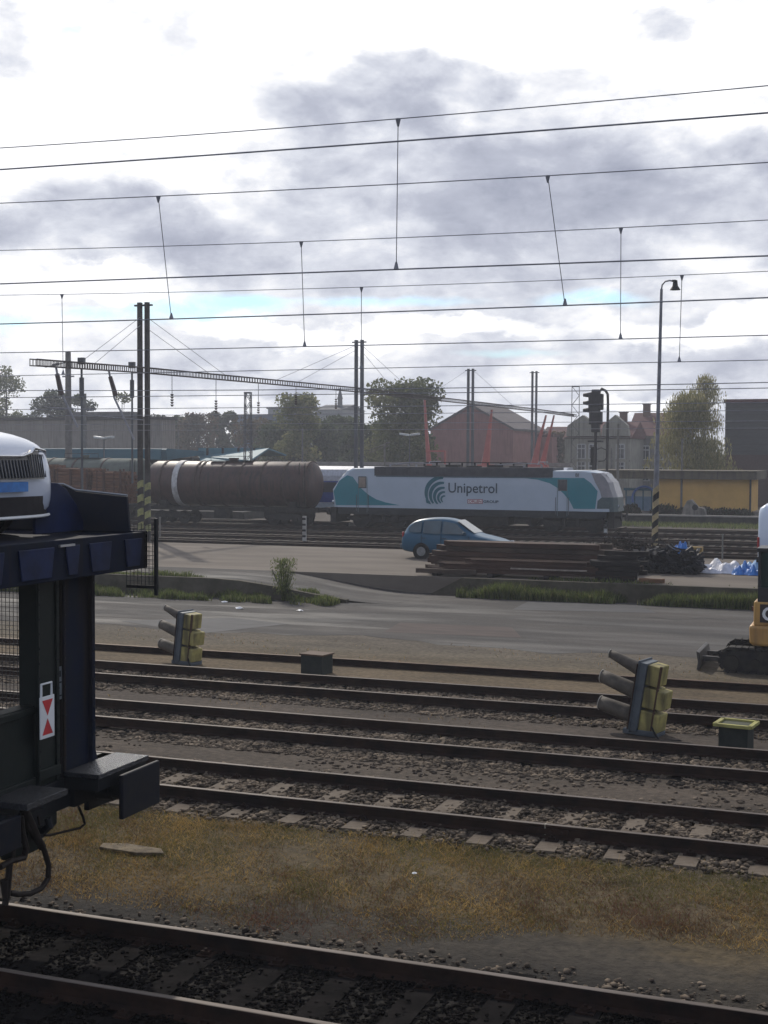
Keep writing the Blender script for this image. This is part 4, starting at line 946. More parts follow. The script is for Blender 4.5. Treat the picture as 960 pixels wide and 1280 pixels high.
# dark compressor-like machine, yellow block and tarpaulins
p = at(838, 708, Y=50.5); root = empty('site_machine', (p.x, 50.5, .4), R(3), 'dark low covered machine with a round top between the brush heap and the yellow block', 'machine')
M_md = mat('machine dark', (.018, .020, .028), .6, 0, (.03, .028, .03), 4, bump=.3)
b = MB(); b.prism([(-1.1, .1), (1.2, .06), (1.2, .42), (.75, .66), (.5, .72), (.3, .62), (-.2, .78), (-.6, .60), (-1.0, .5)], 'y', -.6, .6); b.build('body', M_md, root, bevel=.09, smooth=True)
for x in (-.7, .75):
    for s in (-1, 1):
        b = MB(); b.cyl((x, s * .6, .25), (x, s * .72, .25), .25, n=16); b.build('wheel', M_rubber, root, smooth=True)
b = MB(); b.tube([(-.9, -.3, .7), (-.95, -.3, 1.1), (-.2, -.3, 1.12), (-.1, -.3, .9)], .03, 6); b.build('handle', M_mast_dark, root)
b = MB()
for i in range(420):
    a = rnd.uniform(0, 6.28); cx = rnd.uniform(-1.25, 1.1); cy = rnd.uniform(-.95, .4); cz = rnd.uniform(.05, 1.0) * (1 - .25 * abs(cx)); dx, dy, dz = rnd.uniform(-.35, .35), rnd.uniform(-.2, .2), rnd.uniform(-.12, .3)
    b.box((cx, cy, cz), (rnd.uniform(.1, .55), rnd.uniform(.03, .2), rnd.uniform(.02, .12)), rz=a, ry=rnd.uniform(-.8, .8))
b.build('scrap_pieces', [M_md, M_br[0]][0], root)['kind'] = 'stuff'
def crumple(name, w, d, h, m, loc_, label, cat, sd, nx=26, ny=14, flat=.6):
    rs = np.random.RandomState(sd); V = []; F = []
    for j in range(ny + 1):
        for i in range(nx + 1):
            u, v = i / nx * 2 - 1, j / ny * 2 - 1; e_ = max(0, 1 - abs(u) ** 3) * max(0, 1 - abs(v) ** 3)
            zz_ = h * e_ * (flat + .5 * math.sin(u * 5 + sd) * math.sin(v * 4 + sd * 2) + .35 * math.sin(u * 13 + sd * 3 + v * 5) * .6) + rs.uniform(0, .05) * h
            V.append((u * w / 2 * (1 + .06 * math.sin(v * 7 + sd)), v * d / 2 * (1 + .1 * math.sin(u * 6 + sd)), max(.01, zz_)))
    for j in range(ny):
        for i in range(nx): a = j * (nx + 1) + i; F.append((a, a + 1, a + nx + 2, a + nx + 1))
    b = MB(); b.add(V, F); o = b.build(name, m, loc=loc_, smooth=False); s_ = o.modifiers.new('s', 'SOLIDIFY'); s_.thickness = -.01; return tag(o, label, cat)
M_tw = mat('white tarpaulin', (.62, .63, .68), .5, 0, (.45, .46, .52), 5); M_tb = mat('blue tarpaulin', (.012, .16, .50), .4, 0, (.01, .11, .38), 6)
p = at(908, 712, Y=51.2); crumple('tarpaulin', 2.1, 1.6, .42, M_tw, (p.x - .15, 51.2, .4), 'crumpled white tarpaulin heap on the pale yard', 'tarpaulin', 3)
p = at(931, 714, Y=50.7); crumple('tarpaulin', .95, 1.2, .40, M_tb, (p.x + .05, 50.7, .4), 'crumpled bright blue tarpaulin beside the white one', 'tarpaulin', 5)
p = at(948, 709, Y=51.4); crumple('tarpaulin', 1.6, 1.2, .42, mat('pale blue tarpaulin', (.25, .42, .62), .5, 0, (.15, .32, .55), 5), (p.x, 51.6, .4), 'pale blue sheet folded behind the blue tarpaulin at the excavator', 'tarpaulin', 8)
p = at(852, 682, Y=50.4); b = MB(); vs = []
o = crumple('plastic_bag', .62, .5, .34, M_tb, (p.x, 50.35, 1.12), 'bright blue plastic bag lying on top of the dark machine', 'bag', 9, 14, 10, .9)
p = at(870, 706, Y=51.6); b = MB(); b.prism([(-.17, 0), (.17, 0), (.15, .70), (.24, .72), (.24, .9), (-.24, .9), (-.24, .72), (-.15, .70)], 'y', -.2, .2); tag(b.build('bollard', mat('dull yellow block', (.30, .20, .07), .7, 0, (.2, .14, .06), 6, bump=.3), loc=(p.x, 51.6, .4), bevel=.02), 'dull yellow block with a wider top between the dark machine and the white tarpaulin', 'bollard')
for px, y0, y1 in ((861, 669, 684), (903, 669, 694)):
    p = at(px, y1, Y=57.6); b = MB(); b.cyl((0, 0, 0), (0, 0, (y1 - y0) / 1680 * 59 + .15), .035, n=8); b.cyl((0, 0, (y1 - y0) / 1680 * 59 + .15), (0, 0, (y1 - y0) / 1680 * 59 + .2), .05, n=8)
    tag(b.build('marker_post', mat('grey post', (.2, .2, .19), .7), loc=(p.x, 57.6, .4)), 'thin grey post on the back edge of the yard ' + ('above the yellow block' if px < 880 else 'above the white tarpaulin'), 'post')

# ================================================================== locomotive
YL = 82.5
lroot_x = at(407, 650, Y=YL - 1.45).x
lx1 = at(776, 650, Y=YL - 1.45).x
LL = lx1 - lroot_x
lr = empty('electric_locomotive', (lroot_x, YL, 0), 0, 'white and teal electric locomotive lettered Unipetrol on the rear track', 'locomotive')
YS = YL - 1.46
def lp(px, py, Y=YS): q_ = at(px, py, Y=Y); return (q_.x - lroot_x, q_.z)
M_lw = mat('locomotive white', (.42, .49, .58), .35, 0, (.38, .45, .53), .8, coat=.3)
M_lt = mat('locomotive teal', (.0, .19, .245), .35, 0, (.0, .17, .22), 1, coat=.3)
M_lg = mat('locomotive roof grey', (.075, .078, .09), .7, 0, (.05, .05, .058), 2)
M_ld = mat('bogie dark', (.016, .016, .018), .8, 0, (.035, .032, .03), 4)
outl = [lp(414, 633), lp(412, 612), lp(420, 600), lp(430, 588), lp(437, 585), lp(468, 584.5)]
outr = [lp(690, 588), lp(735, 588), lp(752, 591), lp(764, 603), lp(770, 622), lp(771, 640)]
poly = outl + outr
zb = 1.36
poly[0] = (poly[0][0], zb); poly[-1] = (poly[-1][0], zb)
def inset(pl, d):
    cx = LL / 2; return [(x + (d if x < cx - 7 else (-d if x > cx + 7 else 0)), z - (d * .12 if z > 3.2 else 0)) for x, z in pl]
rings = []
for yv, d in ((-1.46, .45), (-1.36, .2), (-.9, 0), (.9, 0), (1.36, .2), (1.46, .45)): rings.append([(x, yv, z) for x, z in inset(poly, d)])
b = MB(); b.loft(rings)
for i_ in range(5):
    for j_ in (8, 9): b.m[i_ * 12 + j_] = 1
    b.m[i_ * 12 + 10] = 2
b.build('body', [M_lw, mat('nose grey', (.27, .26, .28), .25, 0, (.20, .20, .22), 2), mat('nose dark', (.06, .10, .11), .5)], lr)
def panel(pxs, m, name, off=.006, parent=lr, side=-1):
    pl = [lp(*q_) for q_ in pxs]; b = MB(); b.prism(pl, 'y', -1.46 - off, -1.455); return b.build(name, m, parent)
tl = [(420, 631.5), (417, 614), (424, 601), (434, 594), (441, 596), (446, 603), (452, 611), (460, 618), (470, 624), (482, 628), (500, 631.6)]
panel(tl, M_lt, 'livery_panel', .008)
tr_ = [(695, 597.5), (732, 598), (740, 604), (747, 615), (746, 636), (716, 636), (713, 628), (707, 619), (699, 611), (690, 604.5), (676, 600), (655, 597.4), (630, 596)]
panel([(712, 597.5), (730, 597.5), (739, 604), (747, 614), (744, 636.3), (717, 636)] , M_lt, 'livery_panel', .008)
panel([(600, 594.8), (712, 597.5), (717, 636), (712, 626), (705, 617.5), (697, 610), (687, 604), (672, 599.6), (650, 597)], M_lt, 'livery_panel', .012)
panel([(739, 591), (751, 592), (757, 598), (761, 606), (763, 622), (752, 622), (750, 614), (744, 603)], mat('nose grey', (.27, .26, .28), .25, 0, (.20, .20, .22), 2), 'nose_panel', .014)
panel([(752, 622), (763, 622), (763, 636), (746, 636), (747, 626)], mat('nose dark', (.06, .10, .11), .5), 'nose_panel', .016)
b = MB(); x0, z0 = lp(468, 597); x1, z1 = lp(691, 597); b.b2((x0, -1.475, 3.43), (x1, 1.475, 4.02)); 
for i in range(46): b.b2((x0 + .3 + i * (x1 - x0 - .6) / 45, -1.49, 3.52), (x0 + .36 + i * (x1 - x0 - .6) / 45, -1.475, 3.9))
b.build('roof_fairing', M_lg, lr)
b = MB(); b.b2((lp(470, 600)[0], -1.478, 3.36), (lp(690, 600)[0], -1.46, 3.427)); b.build('roof_rail', mat('blue grey trim', (.05, .10, .14), .5), lr)
b = MB(); b.b2((.9, -1.44, .93), (LL - .9, 1.44, 1.355)); b.build('skirt', mat('skirt dark', (.03, .035, .04), .7), lr)
# cab windows and doors
for (a0, b0, a1, b1), mm in (((449, 596.5, 457, 609), mat('warm cab glass', (.20, .16, .13), .25, 0, (.3, .24, .2), 2)), ((699, 600.5, 708, 612.5), glass('loco glass', (.02, .02, .025)))):
    x0, z1 = lp(a0, b0); x1, z0 = lp(a1, b1)
    b = MB(); b.b2((x0 - .06, -1.482, z0 - .06), (x1 + .06, -1.462, z1 + .06)); w = b.build('window', mat('window surround', (.04, .045, .05), .5), lr, bevel=.01)
    b = MB(); b.b2((x0, -1.490, z0), (x1, -1.483, z1)); b.build('pane', mm, w)
for a0, a1 in ((448, 459), (697, 709)):
    x0, x1 = lp(a0, 610)[0], lp(a1, 610)[0]; b = MB()
    for x in (x0, x1): b.b2((x - .012, -1.486, 1.05), (x + .012, -1.474, 3.3))
    b.b2((x0, -1.486, 3.28), (x1, -1.474, 3.3)); b.build('door', mat('door seam', (.12, .2, .22), .5), lr)
    b = MB(); b.tube([(x1 + .1, -1.52, 1.15), (x1 + .1, -1.52, 2.2)], .02, 6); b.tube([(x0 - .1, -1.52, 1.15), (x0 - .1, -1.52, 2.2)], .02, 6); b.build('hand_rail', M_mast, lr)
for sx, X_ in ((1, lp(755, 600)[0]), (-1, lp(424, 600)[0])):
    pass
# windscreens on the two noses
for pa, pb, sx in ((lp(752, 591), lp(764, 603), 1), (lp(430, 588), lp(420, 600), -1)):
    (xa, za), (xb, zb_) = pa, pb; ox = .05 * sx
    b = MB(); b.add([(xa + (xb - xa) * .15 + ox, -.85, za + (zb_ - za) * .15 + .03), (xa + (xb - xa) * .15 + ox, .85, za + (zb_ - za) * .15 + .03), (xb + ox, .85, zb_ - .15), (xb + ox, -.85, zb_ - .15)], [(0, 1, 2, 3)])
    b.add([(xa + (xb - xa) * .15 + ox * .3, -.85, za + (zb_ - za) * .15), (xa + (xb - xa) * .15 + ox * .3, .85, za + (zb_ - za) * .15), (xb + ox * .3, .85, zb_ - .15), (xb + ox * .3, -.85, zb_ - .15)], [(3, 2, 1, 0)])
    b.build('windscreen', glass('windscreen glass', (.05, .07, .08), .12), lr)
    for s in (-1, 1):
        b = MB(); X0 = (LL if sx > 0 else 0) - sx * .32; b.cyl((X0 - sx * .2, s * .8, 1.7), (X0 + sx * .08, s * .8, 1.65), .12, n=14); b.build('headlight', mat('headlamp', (.35, .4, .45), .1, .4), lr)
        b = MB(); X1 = LL - .35 if sx > 0 else .35; b.cyl((X1 - sx * .3, s * .875, 1.05), (X1 + sx * .25, s * .875, 1.05), .1, n=10); b.cyl((X1 + sx * .25, s * .875, 1.05), (X1 + sx * .31, s * .875, 1.05), .24, n=16); b.build('buffer', M_ld, lr, smooth=True)
    X0 = LL - .55 if sx > 0 else .55; b = MB(); b.b2((X0 - .3, -1.25, .35), (X0 + .12, 1.25, 1.355)); b.build('snow_plough', M_ld, lr, bevel=.03)
# mirror / small boxes
text_obj('BI', .30, M_ld, lr, 'cab_lettering', (lp(719, 595.5)[0], -1.478, lp(719, 595.5)[1] - .02), .004)
# bogies
for cx in (lp(470, 650)[0], lp(713, 650)[0]):
    b = MB(); b.prism([(cx - 2.2, .62), (cx - 1.9, .82), (cx - .5, .72), (cx + .5, .72), (cx + 1.9, .82), (cx + 2.2, .62), (cx + 1.6, .45), (cx + .6, .38), (cx - .6, .38), (cx - 1.6, .45)], 'y', -1.15, -1.0); b.prism([(cx - 2.2, .62), (cx + 2.2, .62), (cx + 1.6, .45), (cx - 1.6, .45)], 'y', 1.0, 1.15)
    for x in (-.45, .45): b.cyl((cx + x, -1.2, .45), (cx + x, -1.2, 1.0), .13, n=10)
    b.b2((cx - .5, -1.0, .5), (cx + .5, 1.0, .85)); bg_ = b.build('bogie', M_ld, lr, bevel=.02)
    for x in (-1.3, 1.3):
        b = MB()
        for s in (-1, 1): b.cyl((cx + x, s * .70, .60), (cx + x, s * .84, .60), .58, n=28)
        b.cyl((cx + x, -.7, .6), (cx + x, .7, .6), .1); b.cyl((cx + x, -1.22, .6), (cx + x, -.84, .6), .16, n=12); b.build('wheelset', M_ld, bg_, smooth=True)
b = MB(); b.b2((LL / 2 - 2.6, -1.15, .38), (LL / 2 + 2.6, 1.15, .93)); b.b2((LL / 2 - 4.2, -1.2, .55), (LL / 2 - 3.0, 1.2, .93)); b.b2((LL / 2 + 3.0, -1.2, .5), (LL / 2 + 4.1, 1.2, .93)); b.build('underfloor_box', M_ld, lr, bevel=.03)
# pantographs lowered
for k_, px in enumerate((505, 640)):
    x = lp(px, 580)[0]; b = MB(); z = 4.0
    for s in (-.5, .5): b.tube([(x - 1.3, s, z + .15), (x + .1, s * .6, z + .3), (x + 1.5, s * .4, z + .22)], .03, 5)
    b.tube([(x + 1.5, -.95, z + .20), (x + 1.5, -.7, z + .36), (x + 1.5, .7, z + .36), (x + 1.5, .95, z + .20)], .03, 5); b.tube([(x + 1.75, -.7, z + .36), (x + 1.75, .7, z + .36)], .03, 5)
    for i in range(4): b.cyl((x - 1.3 + i * .9, .5 if i % 2 else -.5, z - .05), (x - 1.3 + i * .9, .5 if i % 2 else -.5, z + .16), .07, n=8)
    b.build('pantograph', M_wire, lr)
b = MB(); x0 = lp(520, 580)[0]; x1 = lp(650, 580)[0]; b.tube([(x0, .2, 4.3), (x1, .2, 4.3)], .03, 5)
for i in range(9):
    t = i / 8; b.cyl((x0 + (x1 - x0) * t, .2, 3.95), (x0 + (x1 - x0) * t, .2, 4.3), .06, n=8)
for i in range(5): b.b2((x0 + .4 + i * 1.4, -.9, 3.97), (x0 + 1.2 + i * 1.4, -.2, 4.1 + .06 * (i % 2)))
b.build('roof_equipment', M_ld, lr)
# logo: five nested crescent arcs
M_lo = mat('logo blue green', (.004, .12, .17), .5)
b = MB(); cx, cz = lp(556, 618)
S_ = lp(557, 600)[0] - lp(556, 600)[0]
ga = [(25.0, 96, 232, 2.2, 5.0), (19.5, 92, 215, 2.0, 4.8), (14.2, 90, 212, 1.8, 4.4), (9.0, 92, 215, 1.4, 3.8)]
cx, cz = lp(554, 620.5)
def crescent(b, cx, cz, rad, a0, a1, th, sx=.92, sz=.90):
    n = 16; inn = []; out = []
    for i in range(n + 1):
        t = i / n; a = R(a0 + (a1 - a0) * t); w = th * (.18 + .82 * math.sin(math.pi * min(1, .12 + t * .80)) ** .8)
        for L_, s in ((out, .5), (inn, -.5)): r_ = rad + w * s; L_.append((cx + math.cos(a) * r_ * S_ * sx, cz + math.sin(a) * r_ * S_ * sz))
    vs = [(x, -1.478, z) for x, z in out] + [(x, -1.478, z) for x, z in inn]; m_ = n + 1
    b.add(vs, [(i, i + 1, m_ + i + 1, m_ + i) for i in range(n)])
crescent(b, lp(552, 617.5)[0], lp(554, 617)[1], 21.0, 84, 208, 5.6)
crescent(b, lp(553, 619)[0], lp(556, 619)[1], 16.3, 82, 222, 5.0)
crescent(b, lp(554, 621)[0], lp(558, 621)[1], 11.9, 80, 232, 4.4)
crescent(b, lp(555, 622.5)[0], lp(559, 622.5)[1], 7.8, 78, 240, 3.6)
crescent(b, lp(555.5, 624)[0], lp(560, 624)[1], 4.2, 72, 245, 2.6)
b.prism([lp(532, 624), lp(537, 626), lp(539, 630.5), (lp(533, 628.5))], 'y', -1.480, -1.476)
b.build('logo', M_lo, lr)
M_let = mat('lettering navy', (.02, .05, .085), .5)
tw = lp(622, 616)[0] - lp(561, 616)[0]
o = text_obj('Unipetrol', .95, M_let, lr, 'lettering', (0, 0, 0), .002, bold=.008)
xs_ = [v.co.x for v in o.data.vertices]; zs_ = [v.co.z for v in o.data.vertices]
kx = tw / (max(xs_) - min(xs_)); cap_h = lp(565, 603)[1] - lp(565, 615.3)[1]
kz = cap_h / .66
o.data.transform(Matrix.Translation((lp(560.5, 615.6)[0], -1.480, lp(560.5, 615.6)[1])) @ Matrix.Diagonal((kx, 1, kz, 1)) @ Matrix.Translation((-min(xs_), 0, 0)))
x0, z0 = lp(584.5, 629.3); x1, z1 = lp(603.5, 624.2)
b = MB(); b.b2((x0, -1.478, z0), (x1, -1.474, z1)); bd = b.build('badge', mat('badge red', (.34, .03, .05), .5), lr)
b = MB(); b.b2((x0 + .04, -1.481, z0 + .035), (x1 - .04, -1.479, z1 - .035)); 
o = b.build('badge_field', M_white, bd)
def fit_text(txt, m, parent, name, x0, x1, z0, z1, y, bold=0.0):
    o = text_obj(txt, 1.0, m, parent, name, (0, 0, 0), .001, bold=bold); X = [v.co.x for v in o.data.vertices]; Zq = [v.co.z for v in o.data.vertices]
    o.data.transform(Matrix.Translation((x0, y, z0)) @ Matrix.Diagonal(((x1 - x0) / (max(X) - min(X)), 1, (z1 - z0) / (max(Zq) - min(Zq)), 1)) @ Matrix.Translation((-min(X), 0, -min(Zq)))); return o
fit_text('ORLEN', mat('badge red', (.34, .03, .05), .5), bd, 'badge_lettering', x0 + .08, x1 - .08, z0 + .055, z1 - .055, -1.484, .03)
xa, xb = lp(604.3, 627)[0], lp(623.3, 627)[0]
fit_text('GROUP', M_let, lr, 'lettering', xa, xb, z0 + .05, z1 - .05, -1.480, .02)

# ================================================================== tank wagons, timber wagon, coach
def tank_wagon(px0, px1, Y, ztop, dia, label, m, rings_px, white_px=None, wag=True):
    x0 = at(px0, 620, Y=Y).x; x1 = at(px1, 620, Y=Y).x; rt = empty('tank_wagon', (x0, Y, 0), 0, label, 'tank wagon'); Lt = x1 - x0; r_ = dia / 2; zc = ztop - r_
    b = MB(); rr = []; n = 40
    for u, f in ((0, .05), (.03, .45), (.12, .78), (.28, .94), (.5, 1), (Lt - .5, 1), (Lt - .28, .94), (Lt - .12, .78), (Lt - .03, .45), (Lt, .05)): rr.append([(u, r_ * f * math.cos(2 * math.pi * k / n), zc + r_ * f * math.sin(2 * math.pi * k / n)) for k in range(n)])
    b.loft(rr); b.build('tank', m, rt, smooth=True)
    for px in rings_px:
        x = at(px, 600, Y=Y - r_ * .7).x - x0; b = MB(); b.loft([[(x + dx, (r_ + .05) * math.cos(2 * math.pi * k / n), zc + (r_ + .05) * math.sin(2 * math.pi * k / n)) for k in range(n)] for dx in (-.06, .06)]); b.build('tank_band', mat('band rust', (.10, .07, .06), .7, 0, (.06, .045, .04), 3), rt, smooth=True)
    if white_px:
        x = at(white_px, 600, Y=Y - r_ * .7).x - x0; b = MB(); b.loft([[(x + dx, (r_ + .06) * math.cos(2 * math.pi * k / n), zc + (r_ + .06) * math.sin(2 * math.pi * k / n)) for k in range(n)] for dx in (-.20, .20)]); b.build('tank_band', mat('dirty white band', (.62, .62, .62), .6, 0, (.35, .34, .33), 3), rt, smooth=True)
    b = MB(); b.cyl((Lt / 2, 0, ztop - .1), (Lt / 2, 0, ztop + .18), .32, n=16); b.cyl((Lt / 2, 0, ztop + .18), (Lt / 2, 0, ztop + .24), .36, n=16); b.build('filler_dome', m, rt, smooth=True)
    b = MB(); b.b2((Lt / 2 - 1.6, -.5, ztop + .02), (Lt / 2 + 1.6, .5, ztop + .05)); b.tube([(Lt / 2 - 1.5, -.5, ztop + .05), (Lt / 2 - 1.5, -.5, ztop + .35), (Lt / 2 + 1.5, -.5, ztop + .35), (Lt / 2 + 1.5, -.5, ztop + .05)], .018, 4); b.build('walkway', M_ld, rt)
    if wag:
        b = MB(); b.b2((-.5, -1.2, .95), (Lt + .5, -.9, 1.2)); b.b2((-.5, .9, .95), (Lt + .5, 1.2, 1.2)); b.b2((-.6, -1.3, .95), (-.3, 1.3, 1.25)); b.b2((Lt + .3, -1.3, .95), (Lt + .6, 1.3, 1.25))
        for x in (1.4, Lt - 1.4): b.b2((x - .3, -1.1, 1.1), (x + .3, 1.1, zc - r_ * .75))
        b.build('frame', M_ld, rt)
        for cx in (2.0, Lt - 2.0):
            b = MB(); b.prism([(cx - 1.3, .42), (cx + 1.3, .42), (cx + 1.2, .7), (cx + .5, .85), (cx - .5, .85), (cx - 1.2, .7)], 'y', -1.12, -.98); b.prism([(cx - 1.3, .42), (cx + 1.3, .42), (cx + 1.2, .7), (cx - 1.2, .7)], 'y', .98, 1.12); bo = b.build('bogie', M_ld, rt, bevel=.02)
            for x in (-.9, .9):
                b = MB()
                for s in (-1, 1): b.cyl((cx + x, s * .70, .46), (cx + x, s * .84, .46), .46, n=24)
                b.cyl((cx + x, -1.2, .46), (cx + x, 1.2, .46), .12, n=10); b.build('wheelset', M_ld, bo, smooth=True)
        for e_, sx in ((-.6, -1), (Lt + .6, 1)):
            for s in (-1, 1):
                b = MB(); b.cyl((e_, s * .875, 1.05), (e_ + sx * .45, s * .875, 1.05), .09, n=10); b.cyl((e_ + sx * .45, s * .875, 1.05), (e_ + sx * .5, s * .875, 1.05), .22, n=16); b.build('buffer', M_ld, rt, smooth=True)
        b = MB(); b.tube([(Lt - .4, -1.25, 1.2), (Lt - .4, -1.45, 2.2), (Lt - .4, -1.3, ztop - .1)], .03, 5); b.tube([(Lt - .8, -1.25, 1.2), (Lt - .8, -1.45, 2.2), (Lt - .8, -1.3, ztop - .1)], .03, 5); b.b2((Lt / 2 - .9, -1.2, .45), (Lt / 2 + .3, -.8, .95)); b.build('ladder', M_ld, rt)
    return rt
M_tk = mat('dirty brown tank', (.082, .042, .036), .5, .0, (.050, .028, .026), 1.2, streak=(.024, .018, .018), spec=.35)
tank_wagon(192, 398, 82.5, 4.30, 3.05, 'dirty brown tank wagon with one white band coupled to the locomotive', M_tk, (203, 246, 252, 277, 302, 328, 356, 382), 222)
M_gt = mat('grey green canvas', (.14, .16, .14), .8, 0, (.10, .115, .10), 1.5)
tank_wagon(30, 186, 88.2, 4.45, 2.9, 'grey green round-topped wagon seen above the timber wagon on the left', M_gt, (60, 92, 128), None)

# timber wagon with bundles
tw0 = at(-40, 640, Y=82.5).x; tw1 = at(168, 640, Y=82.5).x; rt = empty('timber_wagon', (tw0, 82.5, 0), 0, 'flat wagon with stanchions carrying brown timber bundles at the left', 'railway wagon')
Lw = tw1 - tw0
b = MB(); b.b2((0, -1.35, 1.0), (Lw, 1.35, 1.25)); b.b2((.1, -1.2, .8), (Lw - .1, -1.0, 1.0)); b.build('deck', M_ld, rt)
b = MB()
for i in range(11):
    x = .3 + i * (Lw - .6) / 10
    for s in (-1, 1): b.b2((x - .06, s * 1.34 - .05, 1.25), (x + .06, s * 1.34 + .05, 3.7))
rust = mat('stanchion rust', (.09, .045, .035), .7); b.build('stanchions', rust, rt)['kind'] = 'stuff'
for cx in (2.2, Lw - 2.2):
    b = MB(); b.b2((cx - 1.2, -1.1, .42), (cx + 1.2, -.98, .75)); b.b2((cx - 1.2, .98, .42), (cx + 1.2, 1.1, .75)); bo = b.build('bogie', M_ld, rt)
    for x in (-.9, .9):
        b = MB()
        for s in (-1, 1): b.cyl((cx + x, s * .70, .46), (cx + x, s * .84, .46), .46, n=20)
        b.cyl((cx + x, -1.1, .46), (cx + x, 1.1, .46), .12, n=10); b.build('wheelset', M_ld, bo, smooth=True)
M_tim = mat('cut timber', (.20, .095, .055), .8, 0, (.09, .045, .03), 3, stretch=(.25, 3, 3))
xs4 = [.4, Lw * .28, Lw * .56, Lw * .80, Lw - .3]
for i in range(4):
    a0, a1 = xs4[i] + .12, xs4[i + 1] - .12; root_ = empty('timber_bundle', (tw0 + (a0 + a1) / 2, 82.5, 1.25), 0, ('leftmost', 'second from left', 'second from right', 'rightmost')[i] + ' of the brown timber bundles on the flat wagon', 'timber', 'timber bundles on the flat wagon')
    b = MB(); hl = (a1 - a0) / 2; nlev = (11, 12, 11, 10)[i]
    for lv in range(nlev):
        for j in range(10):
            b.box((rnd.uniform(-.08, .08), -1.13 + j * .25, .12 + lv * .225), (hl * 2 - rnd.uniform(0, .25), .225, .2))
    b.build('planks', M_tim, root_)['kind'] = 'stuff'
    b = MB()
    for x in (-.6, .6):
        b = MB(); b.b2((x * hl - .03, -1.27, 0), (x * hl + .03, 1.27, .225 * nlev + .06)); b.build('strap', rust, root_)

# coach behind (visible between tank wagon and locomotive), extends behind the locomotive
cx0 = at(392, 620, Y=86.75).x; cx1 = at(432, 620, Y=86.75).x
ct = empty('passenger_coach', (cx0 - 6.0, 88.2, 0), 0, 'blue and white passenger coach showing between the tank wagon and the locomotive', 'passenger coach')
Lc = 24.0
b = MB(); rr = []
for x in (0, Lc): rr.append([(x, -1.4, .95), (x, -1.4, 3.3), (x, -1.2, 3.75), (x, -.7, 3.98), (x, .7, 3.98), (x, 1.2, 3.75), (x, 1.4, 3.3), (x, 1.4, .95)])
b.loft(rr); b.build('body', mat('coach white', (.50, .53, .60), .45), ct)
for lo_, hi_, m_ in ((1.45, 2.95, mat('coach blue', (.02, .06, .28), .4)), (1.0, 1.4, mat('coach pale', (.42, .5, .58), .5))):
    b = MB(); b.b2((.02, -1.41, lo_), (Lc - .02, -1.402, hi_)); b.build('livery_stripe', m_, ct)
for i in range(9):
    b = MB(); b.b2((1.6 + i * 2.4, -1.425, 2.15), (2.9 + i * 2.4, -1.412, 2.85)); b.build('window', glass('coach glass', (.03, .035, .05)), ct)
for cx in (3.5, Lc - 3.5):
    b = MB(); b.b2((cx - 1.5, -1.1, .35), (cx + 1.5, 1.1, .8)); bo = b.build('bogie', M_ld, ct)
    for x in (-1.2, 1.2):
        b = MB()
        for s in (-1, 1): b.cyl((cx + x, s * .70, .46), (cx + x, s * .84, .46), .46, n=20)
        b.build('wheelset', M_ld, bo, smooth=True)

# ================================================================== overhead line portal
XM = -35.2
def xm(px, Y): return at(px, 600, Y=Y).x
M_port = mat('portal lattice steel', (0.10, 0.085, 0.08), 0.65, 0.2, (0.06, 0.05, 0.048), 2)
def zat(px, py, Y): return at(px, py, Y=Y).z
def twin_mast(px, Y, ytop, label, stripes=False, m=M_mast, gap=.43, w=.22, zb_=-.2, name='catenary_mast', group='portal masts'):
    x = xm(px, Y); zt = zat(px, ytop, Y); root = empty(name, (x, Y, zb_), 0, label, 'mast', group)
    for s in (-1, 1):
        b = MB(); b.box((s * gap / 2, 0, (zt - zb_) / 2), (w, w, zt - zb_), taper=.92); b.build('column', m, root)
    b = MB()
    b.box((0, 0, zt - zb_ - .15), (gap + .6, .14, .08)); b.build('cross_plate', m, root)
    b = MB(); b.box((0, 0, .15), (gap + .7, .9, .34)); b.build('footing', M_conc, root)
    if stripes:
        for i in range(8):
            z = .9 + i * .36
            for s in (-1, 1):
                b = MB(); hb_ = (w + .012) / 2; z0 = z - .06 * s; x_ = s * gap / 2
                b.loft([[(x_ - hb_, -hb_, z0), (x_ + hb_, -hb_, z0 + .12), (x_ + hb_, hb_, z0 + .12), (x_ - hb_, hb_, z0)], [(x_ - hb_, -hb_, z0 + .36), (x_ + hb_, -hb_, z0 + .48), (x_ + hb_, hb_, z0 + .48), (x_ - hb_, hb_, z0 + .36)]])
                if i % 2 == 0: b.build('yellow_band', mat('pale hazard yellow', (.34, .34, .15), .6, 0, (.20, .20, .10), 5), root)
    return root
MS = [(180, 60.8, 378, 'nearest twin mast with yellow and black bands behind the transporter wagon'), (448.5, 85.9, 425, 'twin catenary mast rising behind the left end of the locomotive roof'),
      (587.5, 116.7, 461, 'twin catenary mast in front of the pink gabled building'), (667, 138.7, 464, 'twin mast standing right of the pink building')]
for i, (px, Y, yt, lb) in enumerate(MS): twin_mast(px, Y, yt, lb, i == 0, M_mast_dark if i == 0 else M_mast)
